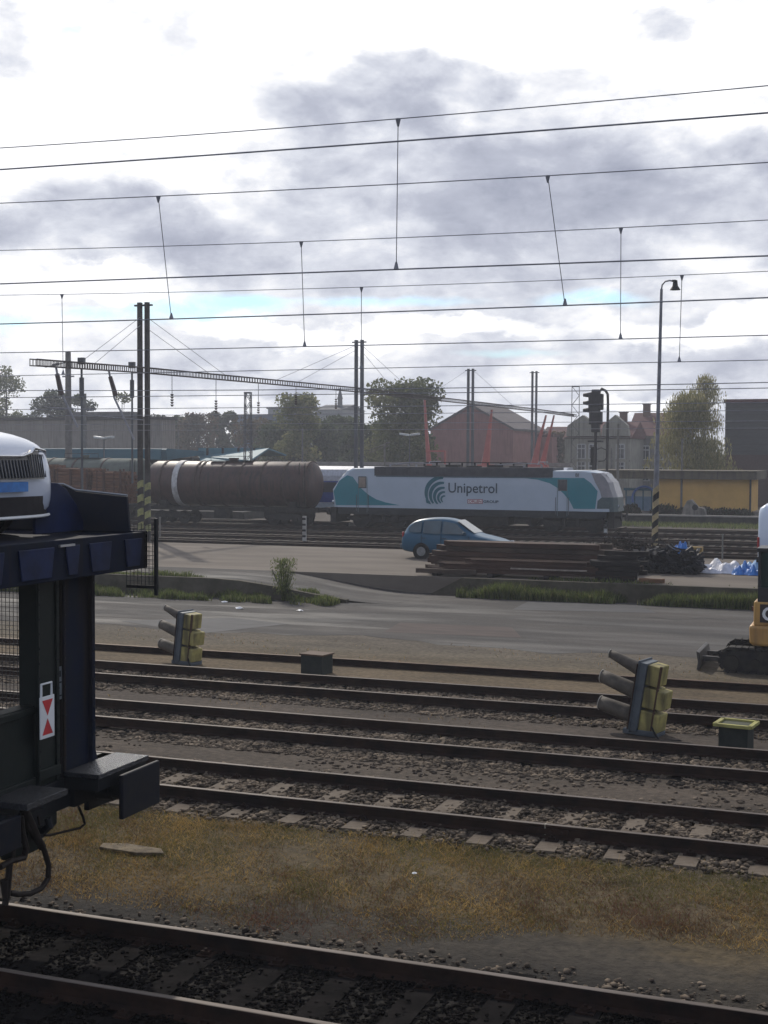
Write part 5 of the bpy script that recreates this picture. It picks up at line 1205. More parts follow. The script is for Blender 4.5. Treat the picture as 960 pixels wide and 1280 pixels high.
# lattice beams between the masts
def lattice(p0, p1, h, w, m, name, label, cat, seg=.30, group=None):
    root = empty(name, tuple(p0), 0, label, cat, group)
    d = Vector(p1) - Vector(p0); n = max(4, int(d.length / seg)); u = d.normalized(); side = Vector((-u.y, u.x, 0)).normalized(); upv = Vector((0, 0, 1))
    b = MB()
    for sw in (-1, 1):
        for sh_ in (0, 1):
            o_ = side * sw * w / 2 + upv * sh_ * h; b.cyl(o_, o_ + d, .032, n=4)
    b.build('chord', m, root)['kind'] = 'stuff'
    b = MB()
    for i in range(n + 1):
        q_ = d * (i / n)
        for sw in (-1, 1):
            o_ = side * sw * w / 2 + q_; b.cyl(o_, o_ + upv * h, .020, n=4)
            if i < n: pass
        b.cyl(q_ + side * w / 2, q_ - side * w / 2, .014, n=4); b.cyl(q_ + side * w / 2 + upv * h, q_ - side * w / 2 + upv * h, .014, n=4)
    b.build('lattice_bars', m, root)['kind'] = 'stuff'
    return root
def PX(px, py, Y): return at(px, py, Y=Y)
bp = [(42, 457, 47.3), (180, 466, 60.8), (448.5, 490, 85.9), (587.5, 505, 116.7), (667, 514, 138.7), (719, 521, 157.8)]
hb = .27
BL = ['overhang end of the portal beam left of the banded twin mast', 'long lattice beam from the banded mast to the mast behind the locomotive', 'lattice beam passing in front of the round tree', 'lattice beam across the pink building roof', 'lattice beam ending at the open lattice mast']
for i in range(5):
    a_, c_ = bp[i], bp[i + 1]; P0 = PX(*a_); P1 = PX(*c_); lattice(P0, P1, hb, .32, M_port, 'portal_beam', BL[i], 'portal beam', group='portal beams')
BEAMP = [PX(*q_) for q_ in bp]
def beam_pt(px):
    for i in range(5):
        if bp[i][0] <= px <= bp[i + 1][0]:
            # perspective-correct: search
            lo_, hi_ = 0.0, 1.0
            for _ in range(30):
                t = (lo_ + hi_) / 2; q_ = BEAMP[i].lerp(BEAMP[i + 1], t); v_ = CM.transposed() @ (q_ - CP); X_ = 480 + FPX * v_.x / -v_.z
                if X_ < px: lo_ = t
                else: hi_ = t
            return q_
# hanging insulators and steady arms
for px, L_ in ((215, 1.0), (270, 1.2), (323, 1.15), (370, .5), (420, .6)):
    q_ = beam_pt(px); root = empty('hanging_insulator', tuple(q_), 0, 'dark insulator hanging from the long lattice beam, ' + {215: 'nearest to the banded mast', 270: 'second from the banded mast', 323: 'third from the banded mast', 370: 'fourth from the banded mast', 420: 'nearest to the mast behind the locomotive'}[px], 'insulator', 'insulators under the long portal beam')
    b = MB(); b.cyl((0, 0, 0), (0, 0, -L_), .02, n=5); b.build('rod', M_wire, root); b = MB()
    for k_ in range(5): b.cyl((0, 0, -L_ - k_ * .14), (0, 0, -L_ - k_ * .14 - .1), .10, .05, n=8)
    b.build('insulator_discs', M_insul, root)
for px, dx, zz_, lbl in ((70, .55, 2.6, 'leftmost slanted steady arm under the beam overhang'), (136, .75, 3.3, 'slanted steady arm between the beam overhang and the banded mast')):
    q_ = beam_pt(px); root = empty('steady_arm', tuple(q_), 0, lbl, 'bracket', 'steady arms under the portal beam')
    b = MB(); b.tube([(0, 0, 0), (dx * .4, 0, -zz_ * .4), (dx * 1.6, .3, -zz_)], .05, 6); b.tube([(-.6, 0, -zz_ * .66), (1.9, 0, -zz_ * .72)], .025, 5); b.build('arm', M_wire, root)
    b = MB(); b.cyl((dx * .1, 0, -.3), (dx * .5, 0, -1.2), .10, .12, n=8); b.build('insulator', M_insul, root)
for px, L_ in ((102, 6.2), (165, 5.6)):
    q_ = beam_pt(px); b = MB(); b.cyl((0, 0, 0), (0, 0, -L_), .05, n=6); b.cyl((0, 0, -.4), (0, 0, -1.3), .11, n=8); b.box((0, 0, .35), (.3, .2, .3)); tag(b.build('hanging_rod', M_mast, loc=tuple(q_)), 'thin vertical hanger below the beam ' + ('overhang by the concrete mast' if px < 120 else 'just left of the banded mast'), 'hanger')
# guy wires from mast tops
def wire(pts, r_, name, label, cat='wire', group=None, m=M_wire, n=5):
    p0 = Vector(pts[0]); b = MB(); b.tube([Vector(q_) - p0 for q_ in pts], r_, n); o = b.build(name, m, loc=tuple(p0)); return tag(o, label, cat, group)
def guy(pa, Ya, pb, lbl):
    q_ = beam_pt(pb) + Vector((0, 0, hb)); wire([at(pa[0], pa[1], Y=Ya), q_], .014, 'guy_wire', lbl, 'guy wire', 'guy wires of the portal')
guy((183, 396), 60.8, 282, 'long guy wire from the banded mast top down to the right'); guy((183, 410), 60.8, 262, 'lower guy wire from the banded mast down to the right')
guy((176, 396), 60.8, 100, 'long guy wire from the banded mast top down to the left'); guy((176, 406), 60.8, 118, 'lower guy wire from the banded mast down to the left')
guy((444, 432), 85.9, 345, 'long guy wire left of the mast behind the locomotive'); guy((444, 438), 85.9, 372, 'lower guy wire left of the mast behind the locomotive')
guy((453, 432), 85.9, 520, 'long guy wire right of the mast behind the locomotive'); guy((453, 440), 85.9, 495, 'lower guy wire right of the mast behind the locomotive')
guy((582, 464), 116.7, 535, 'guy wire left of the mast before the pink building'); guy((593, 464), 116.7, 642, 'guy wire right of the mast before the pink building')

# lattice and other masts
def lattice_mast(px, Y, ytop, w, label, ztaper=.75, m=M_mast, zb_=-.2):
    x = xm(px, Y); zt = zat(px, ytop, Y) - zb_; root = empty('lattice_mast', (x, Y, zb_), R(12), label, 'mast', 'open lattice masts'); b = MB(); n = int(zt / (w * 1.1)); k_ = lambda t: w / 2 * (1 + (ztaper - 1) * t)
    for sx in (-1, 1):
        for sy in (-1, 1): b.cyl((sx * w / 2, sy * w / 2, 0), (sx * k_(1), sy * k_(1), zt), .05, n=4)
    b.box((0, 0, zt), (w * .9, w * .9, .12)); b.build('legs', m, root)['kind'] = 'stuff'
    b = MB()
    for i in range(n):
        z0, z1 = zt * i / n, zt * (i + 1) / n; a0, a1 = k_(i / n), k_((i + 1) / n); s = 1 if i % 2 else -1
        for q_ in (-1, 1): b.cyl((s * a0, q_ * a0, z0), (-s * a1, q_ * a1, z1), .028, n=4); b.cyl((q_ * a0, s * a0, z0), (q_ * a1, -s * a1, z1), .028, n=4)
    b.build('lattice_bars', m, root)['kind'] = 'stuff'
    return root
lattice_mast(310, 100.0, 491, .62, 'open lattice mast rising behind the tank wagon'); lattice_mast(718.5, 157.8, 483, .95, 'open lattice mast left of the tall signal', .9, M_mast_dark)
def concrete_mast(px, Y, ytop, r_, label, arms=True, zb_=-.2, m=None):
    x = xm(px, Y); zt = zat(px, ytop, Y) - zb_; root = empty('concrete_mast', (x, Y, zb_), 0, label, 'mast'); b = MB(); b.cyl((0, 0, 0), (0, 0, zt), r_ * 1.2, r_ * .85, n=12); b.build('pole', m or mat('mast concrete', (.20, .19, .18), .85, 0, (.13, .125, .12), 3), root, smooth=True)
    if arms:
        b = MB(); b.tube([(0, 0, zt * .94), (-2.2, 0, zt * .91), (-2.6, 0, zt * .92)], .05, 5); b.cyl((-.9, 0, zt * .93), (-1.5, 0, zt * .92), .12, n=8); b.box((0, 0, zt * .85), (1.1, .12, .12)); b.box((0, 0, zt * .72), (1.2, .12, .12)); b.build('arm', M_wire, root)
    return root
concrete_mast(86, 95, 440, .27, 'grey concrete mast with short arms behind the portal overhang'); concrete_mast(106, 118, 492, .24, 'shorter grey pole right of the concrete mast', False)
concrete_mast(772, 104, 530, .10, 'thin white post behind the right end of the locomotive', False, m=M_conc); concrete_mast(852, 108, 548, .08, 'thin grey pole in front of the birch tree', False); concrete_mast(764, 120, 560, .09, 'thin pale post just left of the thin white post', False)
concrete_mast(378, 125, 535, .09, 'thin grey pole above the tank wagon end', False)
concrete_mast(223, 130, 538, .09, 'thin pale pole right of the low grey building', False)

# street lamp
Yl = 60.4; xb = at(818, 672, Y=Yl).x; xt = at(827, 356, Y=Yl).x; zt = zat(827, 356, Yl)
sl_ = empty('street_lamp', (xb, Yl, -.2), 0, 'tall leaning grey lamp post with black and yellow banded foot', 'street lamp')
T = lambda t: (( xt - xb) * t, 0, (zt + .2) * t)
b = MB(); b.tube([T(0), T(.2), T(.4)], .115, 10, radii=[.13, .12, .115]); b.tube([T(.4), T(.7), T(.985)], .09, 10, radii=[.09, .08, .06])
top = Vector(T(.985)); b.tube([top, top + Vector((.03, 0, .18)), top + Vector((.16, 0, .33)), top + Vector((.36, 0, .36)), top + Vector((.50, 0, .33))], .035, 8)
b.build('pole', mat('lamp post grey', (.20, .21, .24), .5, .2, (.12, .12, .14), 3), sl_, smooth=True)
b = MB(); h0 = top + Vector((.60, 0, 0)); b.cyl(h0 + Vector((0, 0, .36)), h0 + Vector((0, 0, .12)), .09, .12, n=12); b.cyl(h0 + Vector((0, 0, .12)), h0 + Vector((0, 0, -.06)), .12, .24, n=14); b.cyl(h0 + Vector((-.14, 0, .34)), h0 + Vector((.02, 0, .34)), .05, n=8); b.build('lamp_head', M_black, sl_, smooth=True)
def slant_band(t0, t1, nm, m):
    b = MB(); rr = []
    for t, k_ in ((t0, 0), (t1, 0)):
        c_ = Vector(T(t)); rr.append([c_ + Vector((.142 * math.cos(a), .142 * math.sin(a), .12 * math.cos(a))) for a in [2 * math.pi * i / 12 for i in range(12)]])
    b.loft(rr); b.build(nm, m, sl_)
for i in range(11):
    t0, t1 = .02 + i * .024, .02 + (i + 1) * .024
    slant_band(t0, t1, 'black_band' if i % 2 else 'yellow_band', M_black if i % 2 else mat('pale hazard yellow 2', (.40, .33, .19), .6, 0, (.25, .2, .12), 5))

# tall colour light signal behind the locomotive, hoods to the left
Ysg = 98.0; xs0 = at(744, 600, Y=Ysg).x; zt = zat(744, 487, Ysg); sgr = empty('signal_mast', (xs0, Ysg, -.2), 0, 'tall dark signal with three hoods facing left above the locomotive nose', 'railway signal')
sc_ = Ysg / .99 / FPX
M_sd = mat('signal mast dark', (.045, .042, .045), .6, 0, (.03, .028, .03), 4)
b = MB(); b.b2((-5 * sc_, -.3, zt - 53 * sc_ + .2), (5 * sc_, .3, zt + .2)); b.b2((-9 * sc_, -.25, zt - 22 * sc_), (9 * sc_, .25, zt - 2 * sc_)); b.b2((-8 * sc_, -.25, zt - 40 * sc_), (8 * sc_, .25, zt - 24 * sc_)); b.build('signal_box', M_sd, sgr, bevel=.06)
for yp in (494, 504, 513):
    z = zat(744, yp, Ysg) + .2; b = MB(); b.loft([[(-(5 + 11 * u) * sc_, (.26 - .1 * u) * math.cos(t), z + (.22 - .10 * u) * math.sin(t) + .02) for t in [2 * math.pi * k_ / 14 for k_ in range(14)]] for u in (0, .5, 1)], caps=False); o = b.build('hood', M_sd, sgr, smooth=True); q_ = o.modifiers.new('s', 'SOLIDIFY'); q_.thickness = .02
b = MB(); b.cyl((0, 0, 0), (0, 0, zt - 50 * sc_ + .2), .11, n=10); b.b2((-.5, -.4, zt - 62 * sc_), (.5, .4, zt - 60 * sc_)); b.build('mast', M_sd, sgr)
b = MB(); zz0 = zt + .2; b.tube([(.3, 0, zz0 - .1), (7 * sc_, 0, zz0 + .05), (12 * sc_, 0, zz0 - .1), (14.5 * sc_, 0, zz0 - .35), (15 * sc_, 0, zz0 - .9), (15 * sc_, 0, zz0 - 33 * sc_), (14.5 * sc_, 0, 1.0)], .10, 8); b.build('curved_pipe', M_mast_dark, sgr, smooth=True)
# small signal cluster lower (black lamp with ring) near the locomotive nose
Ys2 = 100.0; x2 = at(742, 600, Y=Ys2).x; r2 = empty('route_indicator', (x2, Ys2, -.2), 0, 'small black signal with a round bracket below the tall signal', 'railway signal')
zc_ = zat(742, 570, Ys2) + .2; b = MB(); b.b2((-.12, -.12, 0), (.12, .12, zc_ - .6)); b.b2((-.22, -.2, zc_ - .7), (.22, .2, zc_ + .7)); b.build('lamp_box', M_black, r2, bevel=.04)
b = MB(); b.tube([(.25, 0, zc_ + .5), (.55, 0, zc_ + .62), (.95, 0, zc_ + .45), (1.02, 0, zc_), (.8, 0, zc_ - .35), (.35, 0, zc_ - .4)], .045, 6); b.build('bracket', M_mast_dark, r2)

# small marker boards near the tracks
def post(px, y0, y1, Z, w, label, m, name='marker_post', st=False):
    q_ = at(px, y1, Z=Z); q2 = at(px, y0, Y=q_.y); h = q2.z - q_.z; root = empty(name, tuple(q_), 0, label, 'post'); b = MB(); b.box((0, 0, h / 2), (w, w * .6, h)); b.build('post', m, root)
    if st:
        b = MB()
        for i in range(5): b.box((0, -w * .31, h * (.1 + i * .2)), (w * 1.03, .012, h * .07))
        b.build('dark_bands', M_black, root)
post(757, 632, 671, -.2, .20, 'white banded marker post in front of the locomotive nose', M_white, st=True)
post(380.5, 645, 681, -.2, .20, 'pale weathered marker post in front of the tank wagon bogie', mat('worn white', (.45, .44, .42), .7, 0, (.25, .24, .23), 4), st=True)
post(200, 646, 672, -.2, .10, 'thin pale post below the left end of the tank wagon', M_conc)

# ================================================================== overhead wires close to the camera
def near_wire(y0, y480, y960, Y, r_, label, sagk=1.0, x0=-420, x1=1500, group='overhead wires above the near tracks'):
    # a parabola through three sighted points in the plane Y
    A = [at(0, y0, Y=Y), at(480, y480, Y=Y), at(960, y960, Y=Y)]
    c = np.polyfit([a.x for a in A], [a.z for a in A], 2)
    # limit the curvature to a plausible sag
    c[0] = float(np.clip(c[0], -0.0, .004)); l_ = np.polyfit([a.x for a in A], [a.z - c[0] * a.x ** 2 for a in A], 1)
    xa, xb_ = at(x0, 300, Y=Y).x, at(x1, 300, Y=Y).x
    pts = [(x, Y, c[0] * x * x + l_[0] * x + l_[1]) for x in np.linspace(xa, xb_, 70)]
    wire(pts, r_, 'overhead_wire', label, 'wire', group)
    return lambda px: (lambda x: Vector((x, Y, c[0] * x * x + l_[0] * x + l_[1])))(at(px, 300, Y=Y).x)
NW = [(185, 150, 107, 5.75, 'topmost overhead wire crossing the sky'), (212, 178, 141, 5.2, 'second overhead wire from the top, slightly thicker'), (254, 231, 203, 7.6, 'third overhead wire from the top'), (313, 298, 275, 10.5, 'fourth overhead wire from the top'),
      (355, 337, 320, 5.9, 'fifth overhead wire from the top'), (369, 358, 339, 13.5, 'sixth overhead wire from the top'), (405, 390, 372, 7.9, 'seventh overhead wire from the top'), (441, 431, 419, 10.8, 'eighth overhead wire from the top'), (470, 460, 450, 13.8, 'ninth overhead wire from the top')]
WF = []
for i, (a, b_, c_, Y, lb) in enumerate(NW): WF.append(near_wire(a, b_, c_, Y, (.0025, .0036, .0032, .0035, .0036, .0037, .0042, .0042, .0044)[i], lb))
# further thin wires
FW = [(497, 492, 485, 19.5), (512, 508, 503, 24), (520, 517, 513, 30), (470 + 18, 486, 478, 17.3), (531, 529, 526, 45), (538, 537, 535, 60)]
for i, (a, b_, c_, Y) in enumerate(FW): near_wire(a, b_, c_, Y, .004 + .00012 * Y, ('thin wire just below the nine bold overhead wires', 'thin wire second below the bold overhead wires', 'thin faint wire level with the tree tops', 'thin faint wire above the portal beam end', 'thin faint wire low over the station roofs', 'lowest thin faint wire over the locomotive')[i], group='faint overhead wires far behind')
def dropper(ia, ib, pa, pb, lbl):
    p0 = WF[ia](pa); p1 = WF[ib](pb); root = empty('dropper_wire', tuple(p0), 0, lbl, 'dropper', 'droppers between the overhead wires')
    s = p0.y / 6.0
    b = MB(); b.cyl((0, 0, 0), p1 - p0, .0022 * s ** .7, n=5); b.build('wire', M_wire, root)
    for q_, sg_ in ((Vector((0, 0, 0)), -1), (p1 - p0, 1)): b = MB(); b.cyl(q_, q_ + Vector((0, 0, .035 * sg_ * s ** .6)), .014 * s ** .6, .005, n=6); b.build('clamp', M_wire, root)
dropper(0, 4, 497, 495.5, 'vertical dropper from the topmost wire in the middle of the sky'); dropper(2, 6, 198, 214, 'slanted dropper on the left under the third wire'); dropper(2, 6, 684, 707, 'slanted dropper right of centre under the third wire')
dropper(3, 7, 376.5, 381, 'vertical dropper under the fourth wire left of centre'); dropper(3, 7, 776, 777, 'vertical dropper under the fourth wire near the street lamp'); dropper(5, 8, 452, 452, 'short faint dropper under the sixth wire near centre')
dropper(5, 8, 853, 851, 'vertical dropper under the sixth wire right of the street lamp'); dropper(5, 8, 77, 78, 'short faint dropper at the left edge under the sixth wire')

# ================================================================== station platform, canopies, buildings
M_plat = mat('platform edge stone', (.30, .28, .26), .85, 0, (.2, .19, .18), 2)
M_platw = mat('platform wall dark', (.07, .065, .06), .9, 0, (.04, .038, .036), 2, bump=.4)
b = MB(); xa = at(781, 640, Y=100.0).x; b.b2((xa, 100.05, -.2), (70, 111, .38)); o = b.build('station_platform', M_platw)
o2 = MB(); o2.b2((xa - .1, 99.95, .36), (70, 100.6, .46)); e2 = o2.build('platform_edge', M_plat, o); tag(o, 'low dark station platform with pale edge in front of the yellow building', 'platform')
b = MB(); b.b2((-110, 93.0, -.2), (at(425, 640, Y=93).x - 8, 98, .35)); o = b.build('station_platform', M_platw); tag(o, 'low platform far behind the tank wagon on the left', 'platform')

def house(name, label, cat, px0, px1, Y, ytop, depth, wallm, roofm=None, roof='flat', rise=2.0, wins=None, zg=-.2, over=.25, chim=None, band=None, gable_dir='x', door=None, group=None):
    x0, x1 = at(px0, 560, Y=Y).x, at(px1, 560, Y=Y).x; ze = at((px0 + px1) / 2, ytop, Y=Y).z; Lx = x1 - x0; h = ze - zg
    root = empty(name, (x0, Y, zg), 0, label, cat, group)
    b = MB(); b.b2((0, 0, 0), (Lx, depth, h)); b.build('wall', wallm, root)
    if roof == 'flat':
        b = MB(); b.b2((-over, -over, h + .002), (Lx + over, depth + over, h + .35)); b.build('roof', roofm, root)
    elif roof == 'ridge':                 # ridge runs along x
        b = MB(); b.prism([(-over, h), (depth + over, h), (depth / 2, h + rise)], 'x', -over, Lx + over); rf = b.build('roof', roofm, root)
        for cx in (chim or []):
            b = MB(); b.b2((cx * Lx - .45, depth * .42, h + rise * .5), (cx * Lx + .45, depth * .42 + .7, h + rise + 1.1)); b.b2((cx * Lx - .55, depth * .42 - .1, h + rise + 1.1), (cx * Lx + .55, depth * .42 + .8, h + rise + 1.25)); b.build('chimney', mat('chimney brick', (.16, .10, .08), .9), rf)
    elif roof == 'gable':                 # gable end faces the camera
        b = MB(); b.prism([(0, h + .001), (Lx, h + .001), (Lx / 2, h + rise)], 'y', .01, depth); b.build('gable_wall', wallm, root)
        b = MB(); b.prism([(-over, h - .15), (Lx / 2, h + rise + .02), (Lx + over, h - .15), (Lx + over, h + .12), (Lx / 2, h + rise + .32), (-over, h + .12)], 'y', -over, depth + over); b.build('roof', roofm, root)
    elif roof == 'hip':
        b = MB(); i_ = depth / 2
        b.add([(-over, -over, h), (Lx + over, -over, h), (Lx + over, depth + over, h), (-over, depth + over, h), (i_, depth / 2, h + rise), (Lx - i_, depth / 2, h + rise)], [(0, 1, 5, 4), (1, 2, 5), (2, 3, 4, 5), (3, 0, 4), (3, 2, 1, 0)]); b.build('roof', roofm, root)
    if band:
        for zf, m_ in band: b = MB(); b.b2((-.08, -.10, h * zf), (Lx + .08, -.002, h * zf + .25)); b.build('cornice', m_, root)
    if wins:
        cols, rows, ww, wh, m_fr, m_gl = wins
        for r_ in rows:
            for c_ in cols:
                b = MB(); cx, cz = c_ * Lx, r_ * h
                for s in (-1, 1): b.b2((cx + s * ww / 2 - .07, -.05, cz - wh / 2), (cx + s * ww / 2 + .07, -.001, cz + wh / 2))
                b.b2((cx - ww / 2, -.05, cz + wh / 2 - .06), (cx + ww / 2, -.001, cz + wh / 2 + .08)); b.b2((cx - ww / 2 - .1, -.10, cz - wh / 2 - .1), (cx + ww / 2 + .1, -.001, cz - wh / 2)); b.b2((cx - .04, -.04, cz - wh / 2), (cx + .04, -.001, cz + wh / 2)); b.b2((cx - ww / 2, -.04, cz + wh * .16), (cx + ww / 2, -.001, cz + wh * .24))
                w_ = b.build('window', m_fr, root)
                b = MB(); b.b2((cx - ww / 2 + .06, -.022, cz - wh / 2), (cx + ww / 2 - .06, -.003, cz + wh / 2)); b.build('pane', m_gl, w_)
    return root, Lx, h, x0
G_d = glass('dark house glass', (.02, .023, .03), .15); M_frw = mat('window frame white', (.50, .50, .50), .6)
M_ycol = mat('ochre render', (.62, .38, .12), .9, 0, (.52, .32, .10), .8); M_roofc = mat('flat roof fascia', (.14, .12, .085), .8, 0, (.10, .085, .065), 1.5, streak=(.06, .055, .05)); M_redr = mat('maroon roof tiles', (.115, .045, .045), .8, 0, (.08, .035, .035), 2, stretch=(1, 1, 6))
M_cream = mat('cream render', (.30, .29, .24), .9, 0, (.22, .21, .18), 1, streak=(.16, .15, .13)); M_grey = mat('grey render', (.19, .18, .18), .9, 0, (.14, .135, .135), 1, streak=(.11, .105, .1)); M_dgrey = mat('dark slate wall', (.085, .085, .085), .85, 0, (.062, .062, .064), 1.2, stretch=(1, 1, 5)); M_pink = mat('faded red render', (.31, .155, .145), .9, 0, (.25, .125, .12), .8, streak=(.20, .11, .105))
# yellow station building with deep flat fascia
rt_, Lx, h, x0 = house('station_building', 'low ochre yellow building with thick flat roof beside the station platform', 'building', 818, 938, 108.0, 599, 7, M_ycol, M_roofc, roof='none', zg=.4)
b = MB(); b.b2((-6.2, -.7, h + .0), (Lx + .6, 7.5, h + .58)); b.b2((-6.2, -.8, h + .58), (Lx + .6, 7.6, h + .68)); b.build('roof', M_roofc, rt_, bevel=.02)
b = MB(); b.b2((Lx - .02, -.05, 0), (Lx + .12, .1, h)); b.build('downpipe', M_mast_dark, rt_)
# bluish waiting shelter left of it, with a blue hoop
xs0 = at(783, 600, Y=108.5).x; sh_ = empty('waiting_shelter', (xs0, 108.5, .4), 0, 'pale shelter wall with blue lower panels and a blue hoop left of the yellow building', 'shelter')
xs1 = at(815, 600, Y=108.5).x; w_ = xs1 - xs0; zt = at(800, 610, Y=108.5).z - .4
b = MB(); b.b2((0, 0, 0), (w_, .2, 1.15)); b.build('lower_panel', mat('blue grey panel', (.16, .24, .33), .6, 0, (.12, .19, .27), 2), sh_)
b = MB(); b.b2((0, 0, 1.152), (w_, .2, zt - .2)); b.build('upper_panel', mat('pale cream panel', (.42, .42, .36), .6, 0, (.34, .34, .30), 2), sh_)
b = MB()
for i in range(4): b.b2((i * w_ / 3 - .05, -.08, 0), (i * w_ / 3 + .05, -.005, zt))
b.b2((-.2, -.1, zt - .2), (w_ + .2, .3, zt)); b.build('posts', mat('shelter frame', (.05, .13, .18), .6), sh_)['kind'] = 'stuff'
b = MB(); b.tube([(w_ * .72 + .95 * math.cos(a), -.2, 1.0 + .95 * math.sin(a)) for a in np.linspace(-.3, 3.5, 18)], .09, 6); b.build('blue_hoop', mat('blue hoop', (.06, .14, .40), .5), sh_, smooth=True)
# platform bushes and planters
for px, w__, hh__, lb in ((775, 1.2, .9, 'dark low shrub at the left platform end'), (790, 1.5, 1.1, 'dark shrub beside the shelter'), (831, 2.2, 1.2, 'dark shrub on the platform right of the lamp post'), (854, 1.1, .8, 'small dark shrub left of the stone planter'), (880, 1.6, .9, 'dark shrub right of the stone planter'), (906, 2.4, .8, 'low wide shrub under the yellow wall'), (926, 2.0, .7, 'low shrub at the right end of the yellow wall')):
    q_ = at(px, 640, Y=103.0); sr = empty('shrub', (q_.x, 103.0, .38), 0, lb, 'shrub', 'shrubs along the station platform'); n = 900
    u_ = nrs.normal(0, 1, (n, 3)); u_ /= np.linalg.norm(u_, axis=1)[:, None]; u_ *= nrs.uniform(.3, 1.05, (n, 1)); u_[:, 2] = np.abs(u_[:, 2])
    hh__ *= .62
    blades('foliage', u_ * [w__ / 2, .6, hh__], nrs.uniform(.08, .2, n), nrs.uniform(.03, .07, n), [mat('shrub dark', (.035, .045, .025), .8), mat('shrub brown', (.06, .045, .035), .8)], 1.2, nrs.choice(2, n), parent=sr)
    b = MB(); b.cyl((0, 0, 0), (0, 0, hh__ * .6), .05, .02, n=5); b.cyl((0, 0, .1), (w__ * .25, 0, hh__ * .6), .03, .01, n=5); b.build('stem', M_br[1], sr)
q_ = at(868, 632, Y=101.5); pr = empty('planter', (q_.x, 101.5, .38), 0, 'pale stone planter with a round dark hollow on the platform', 'planter'); b = MB(); b.prism([(-.9, 0), (.9, 0), (.75, .55), (.3, .65), (-.2, 1.2), (-.5, 1.1), (-.75, .6)], 'y', -.4, .4); b.build('bowl', M_conc, pr, bevel=.04)
b = MB(); b.cyl((.1, -.42, .62), (.1, -.3, .62), .22, n=14); b.build('hollow', M_md, pr)
# big dark building at the right edge
rt_, Lx, h, x0 = house('dark_building', 'big dark grey block with maroon roof edge at the right edge behind the yellow building', 'building', 906, 1010, 140.0, 503, 16, M_dgrey, M_redr, roof='flat', over=.15)
b = MB()
for i in range(14): b.b2((-.03, -.03, 1 + i * h / 14), (Lx + .03, -.001, 1.04 + i * h / 14))
b.build('cladding_joints', mat('cladding joint', (.06, .06, .06), .8), rt_)['kind'] = 'stuff'
b = MB(); b.b2((at(876, 600, Y=139).x - x0, -.8, 0), (Lx, -.05, 5.2)); b.build('annex', mat('annex brown', (.09, .06, .055), .85), rt_)
# town houses
rt_, Lx, h, x0 = house('town_house', 'grey town house with steep maroon roof and paired windows behind the lamp post', 'house', 785, 850, 176.0, 545, 12, M_grey, M_redr, roof='ridge', rise=3.2, chim=(.22,), wins=((.12, .34, .60, .86), (.36, .72), 1.0, 1.7, M_frw, G_d), band=((.97, M_cream),))
rt_, Lx, h, x0 = house('town_house', 'cream house with stepped gables and two windows behind the tall signal', 'house', 706, 787, 166.0, 548, 12, M_cream, M_redr, roof='ridge', rise=2.2, chim=(.78,), wins=((.26, .44, .86), (.48, .78), 1.0, 1.7, M_frw, G_d), band=((.99, mat('cornice dark', (.13, .12, .11), .8)), (.60, M_cream)))
for cxf, w2 in ((.28, 4.2), (.78, 3.4)):
    b = MB(); b.prism([(cxf * Lx - w2 / 2, h + .3), (cxf * Lx + w2 / 2, h + .3), (cxf * Lx + w2 / 2 - .2, h + 1.6), (cxf * Lx + w2 * .25, h + 2.2), (cxf * Lx, h + 2.9), (cxf * Lx - w2 * .25, h + 2.2), (cxf * Lx - w2 / 2 + .2, h + 1.6)], 'y', -.25, 1.2); b.build('gable', M_cream, rt_)
house('town_house', 'small maroon roofed house between the pink building and the cream house', 'house', 676, 709, 200.0, 549, 10, M_pink, M_redr, roof='ridge', rise=2.0, wins=((.3, .7), (.5,), 1.0, 1.4, M_frw, G_d))
rt_, Lx, h, x0 = house('gabled_hall', 'faded pink gabled hall behind the locomotive roof', 'building', 538, 641, 172.0, 537, 18, M_pink, mat('hall roof', (.14, .12, .12), .8, 0, (.10, .085, .085), 1.5), roof='gable', rise=3.1, wins=((.50, .66, .74), (.14,), 1.5, 1.5, M_frw, G_d))
house('hall_annex', 'lower pink annex right of the gabled hall', 'building', 640, 690, 185.0, 546, 10, M_pink, M_redr, roof='flat')
house('station_wall', 'long low beige wall behind the locomotive and tank wagon', 'wall', 335, 712, 132.0, 582, .5, mat('beige wall', (.20, .18, .15), .9, 0, (.14, .125, .11), .8, streak=(.10, .09, .08)), M_plat, roof='flat', over=.1)
house('office_block', 'bluish flat-roofed block behind the trees above the tank wagon', 'building', 292, 372, 235.0, 520, 5, mat('blue grey render', (.13, .17, .25), .8, 0, (.10, .13, .19), 1), mat('grey blue roof', (.13, .16, .22), .7), roof='flat', wins=((.1, .3, .5, .7, .9), (.35, .7), 1.8, 1.6, M_frw, G_d))
house('office_block', 'small raised pale block above the bluish flat roof', 'building', 335, 350, 240.0, 511, 4, mat('pale render', (.30, .31, .32), .9), M_grey, roof='flat')
rt_, Lx, h, x0 = house('white_house', 'pale distant house with a little spire behind the light green tree', 'house', 394, 428, 250.0, 512, 12, mat('pale render', (.30, .31, .32), .9), mat('slate roof', (.10, .105, .12), .8), roof='ridge', rise=1.2, wins=((.2, .5, .8), (.8,), 1.0, 1.4, M_frw, G_d))
b = MB(); b.cyl((Lx * .7, 3, h), (Lx * .7, 3, h + 2.2), .6, .5, n=8); b.cyl((Lx * .7, 3, h + 2.2), (Lx * .7, 3, h + 4.6), .65, .03, n=8); b.build('spire', mat('slate roof', (.10, .105, .12), .8), rt_)
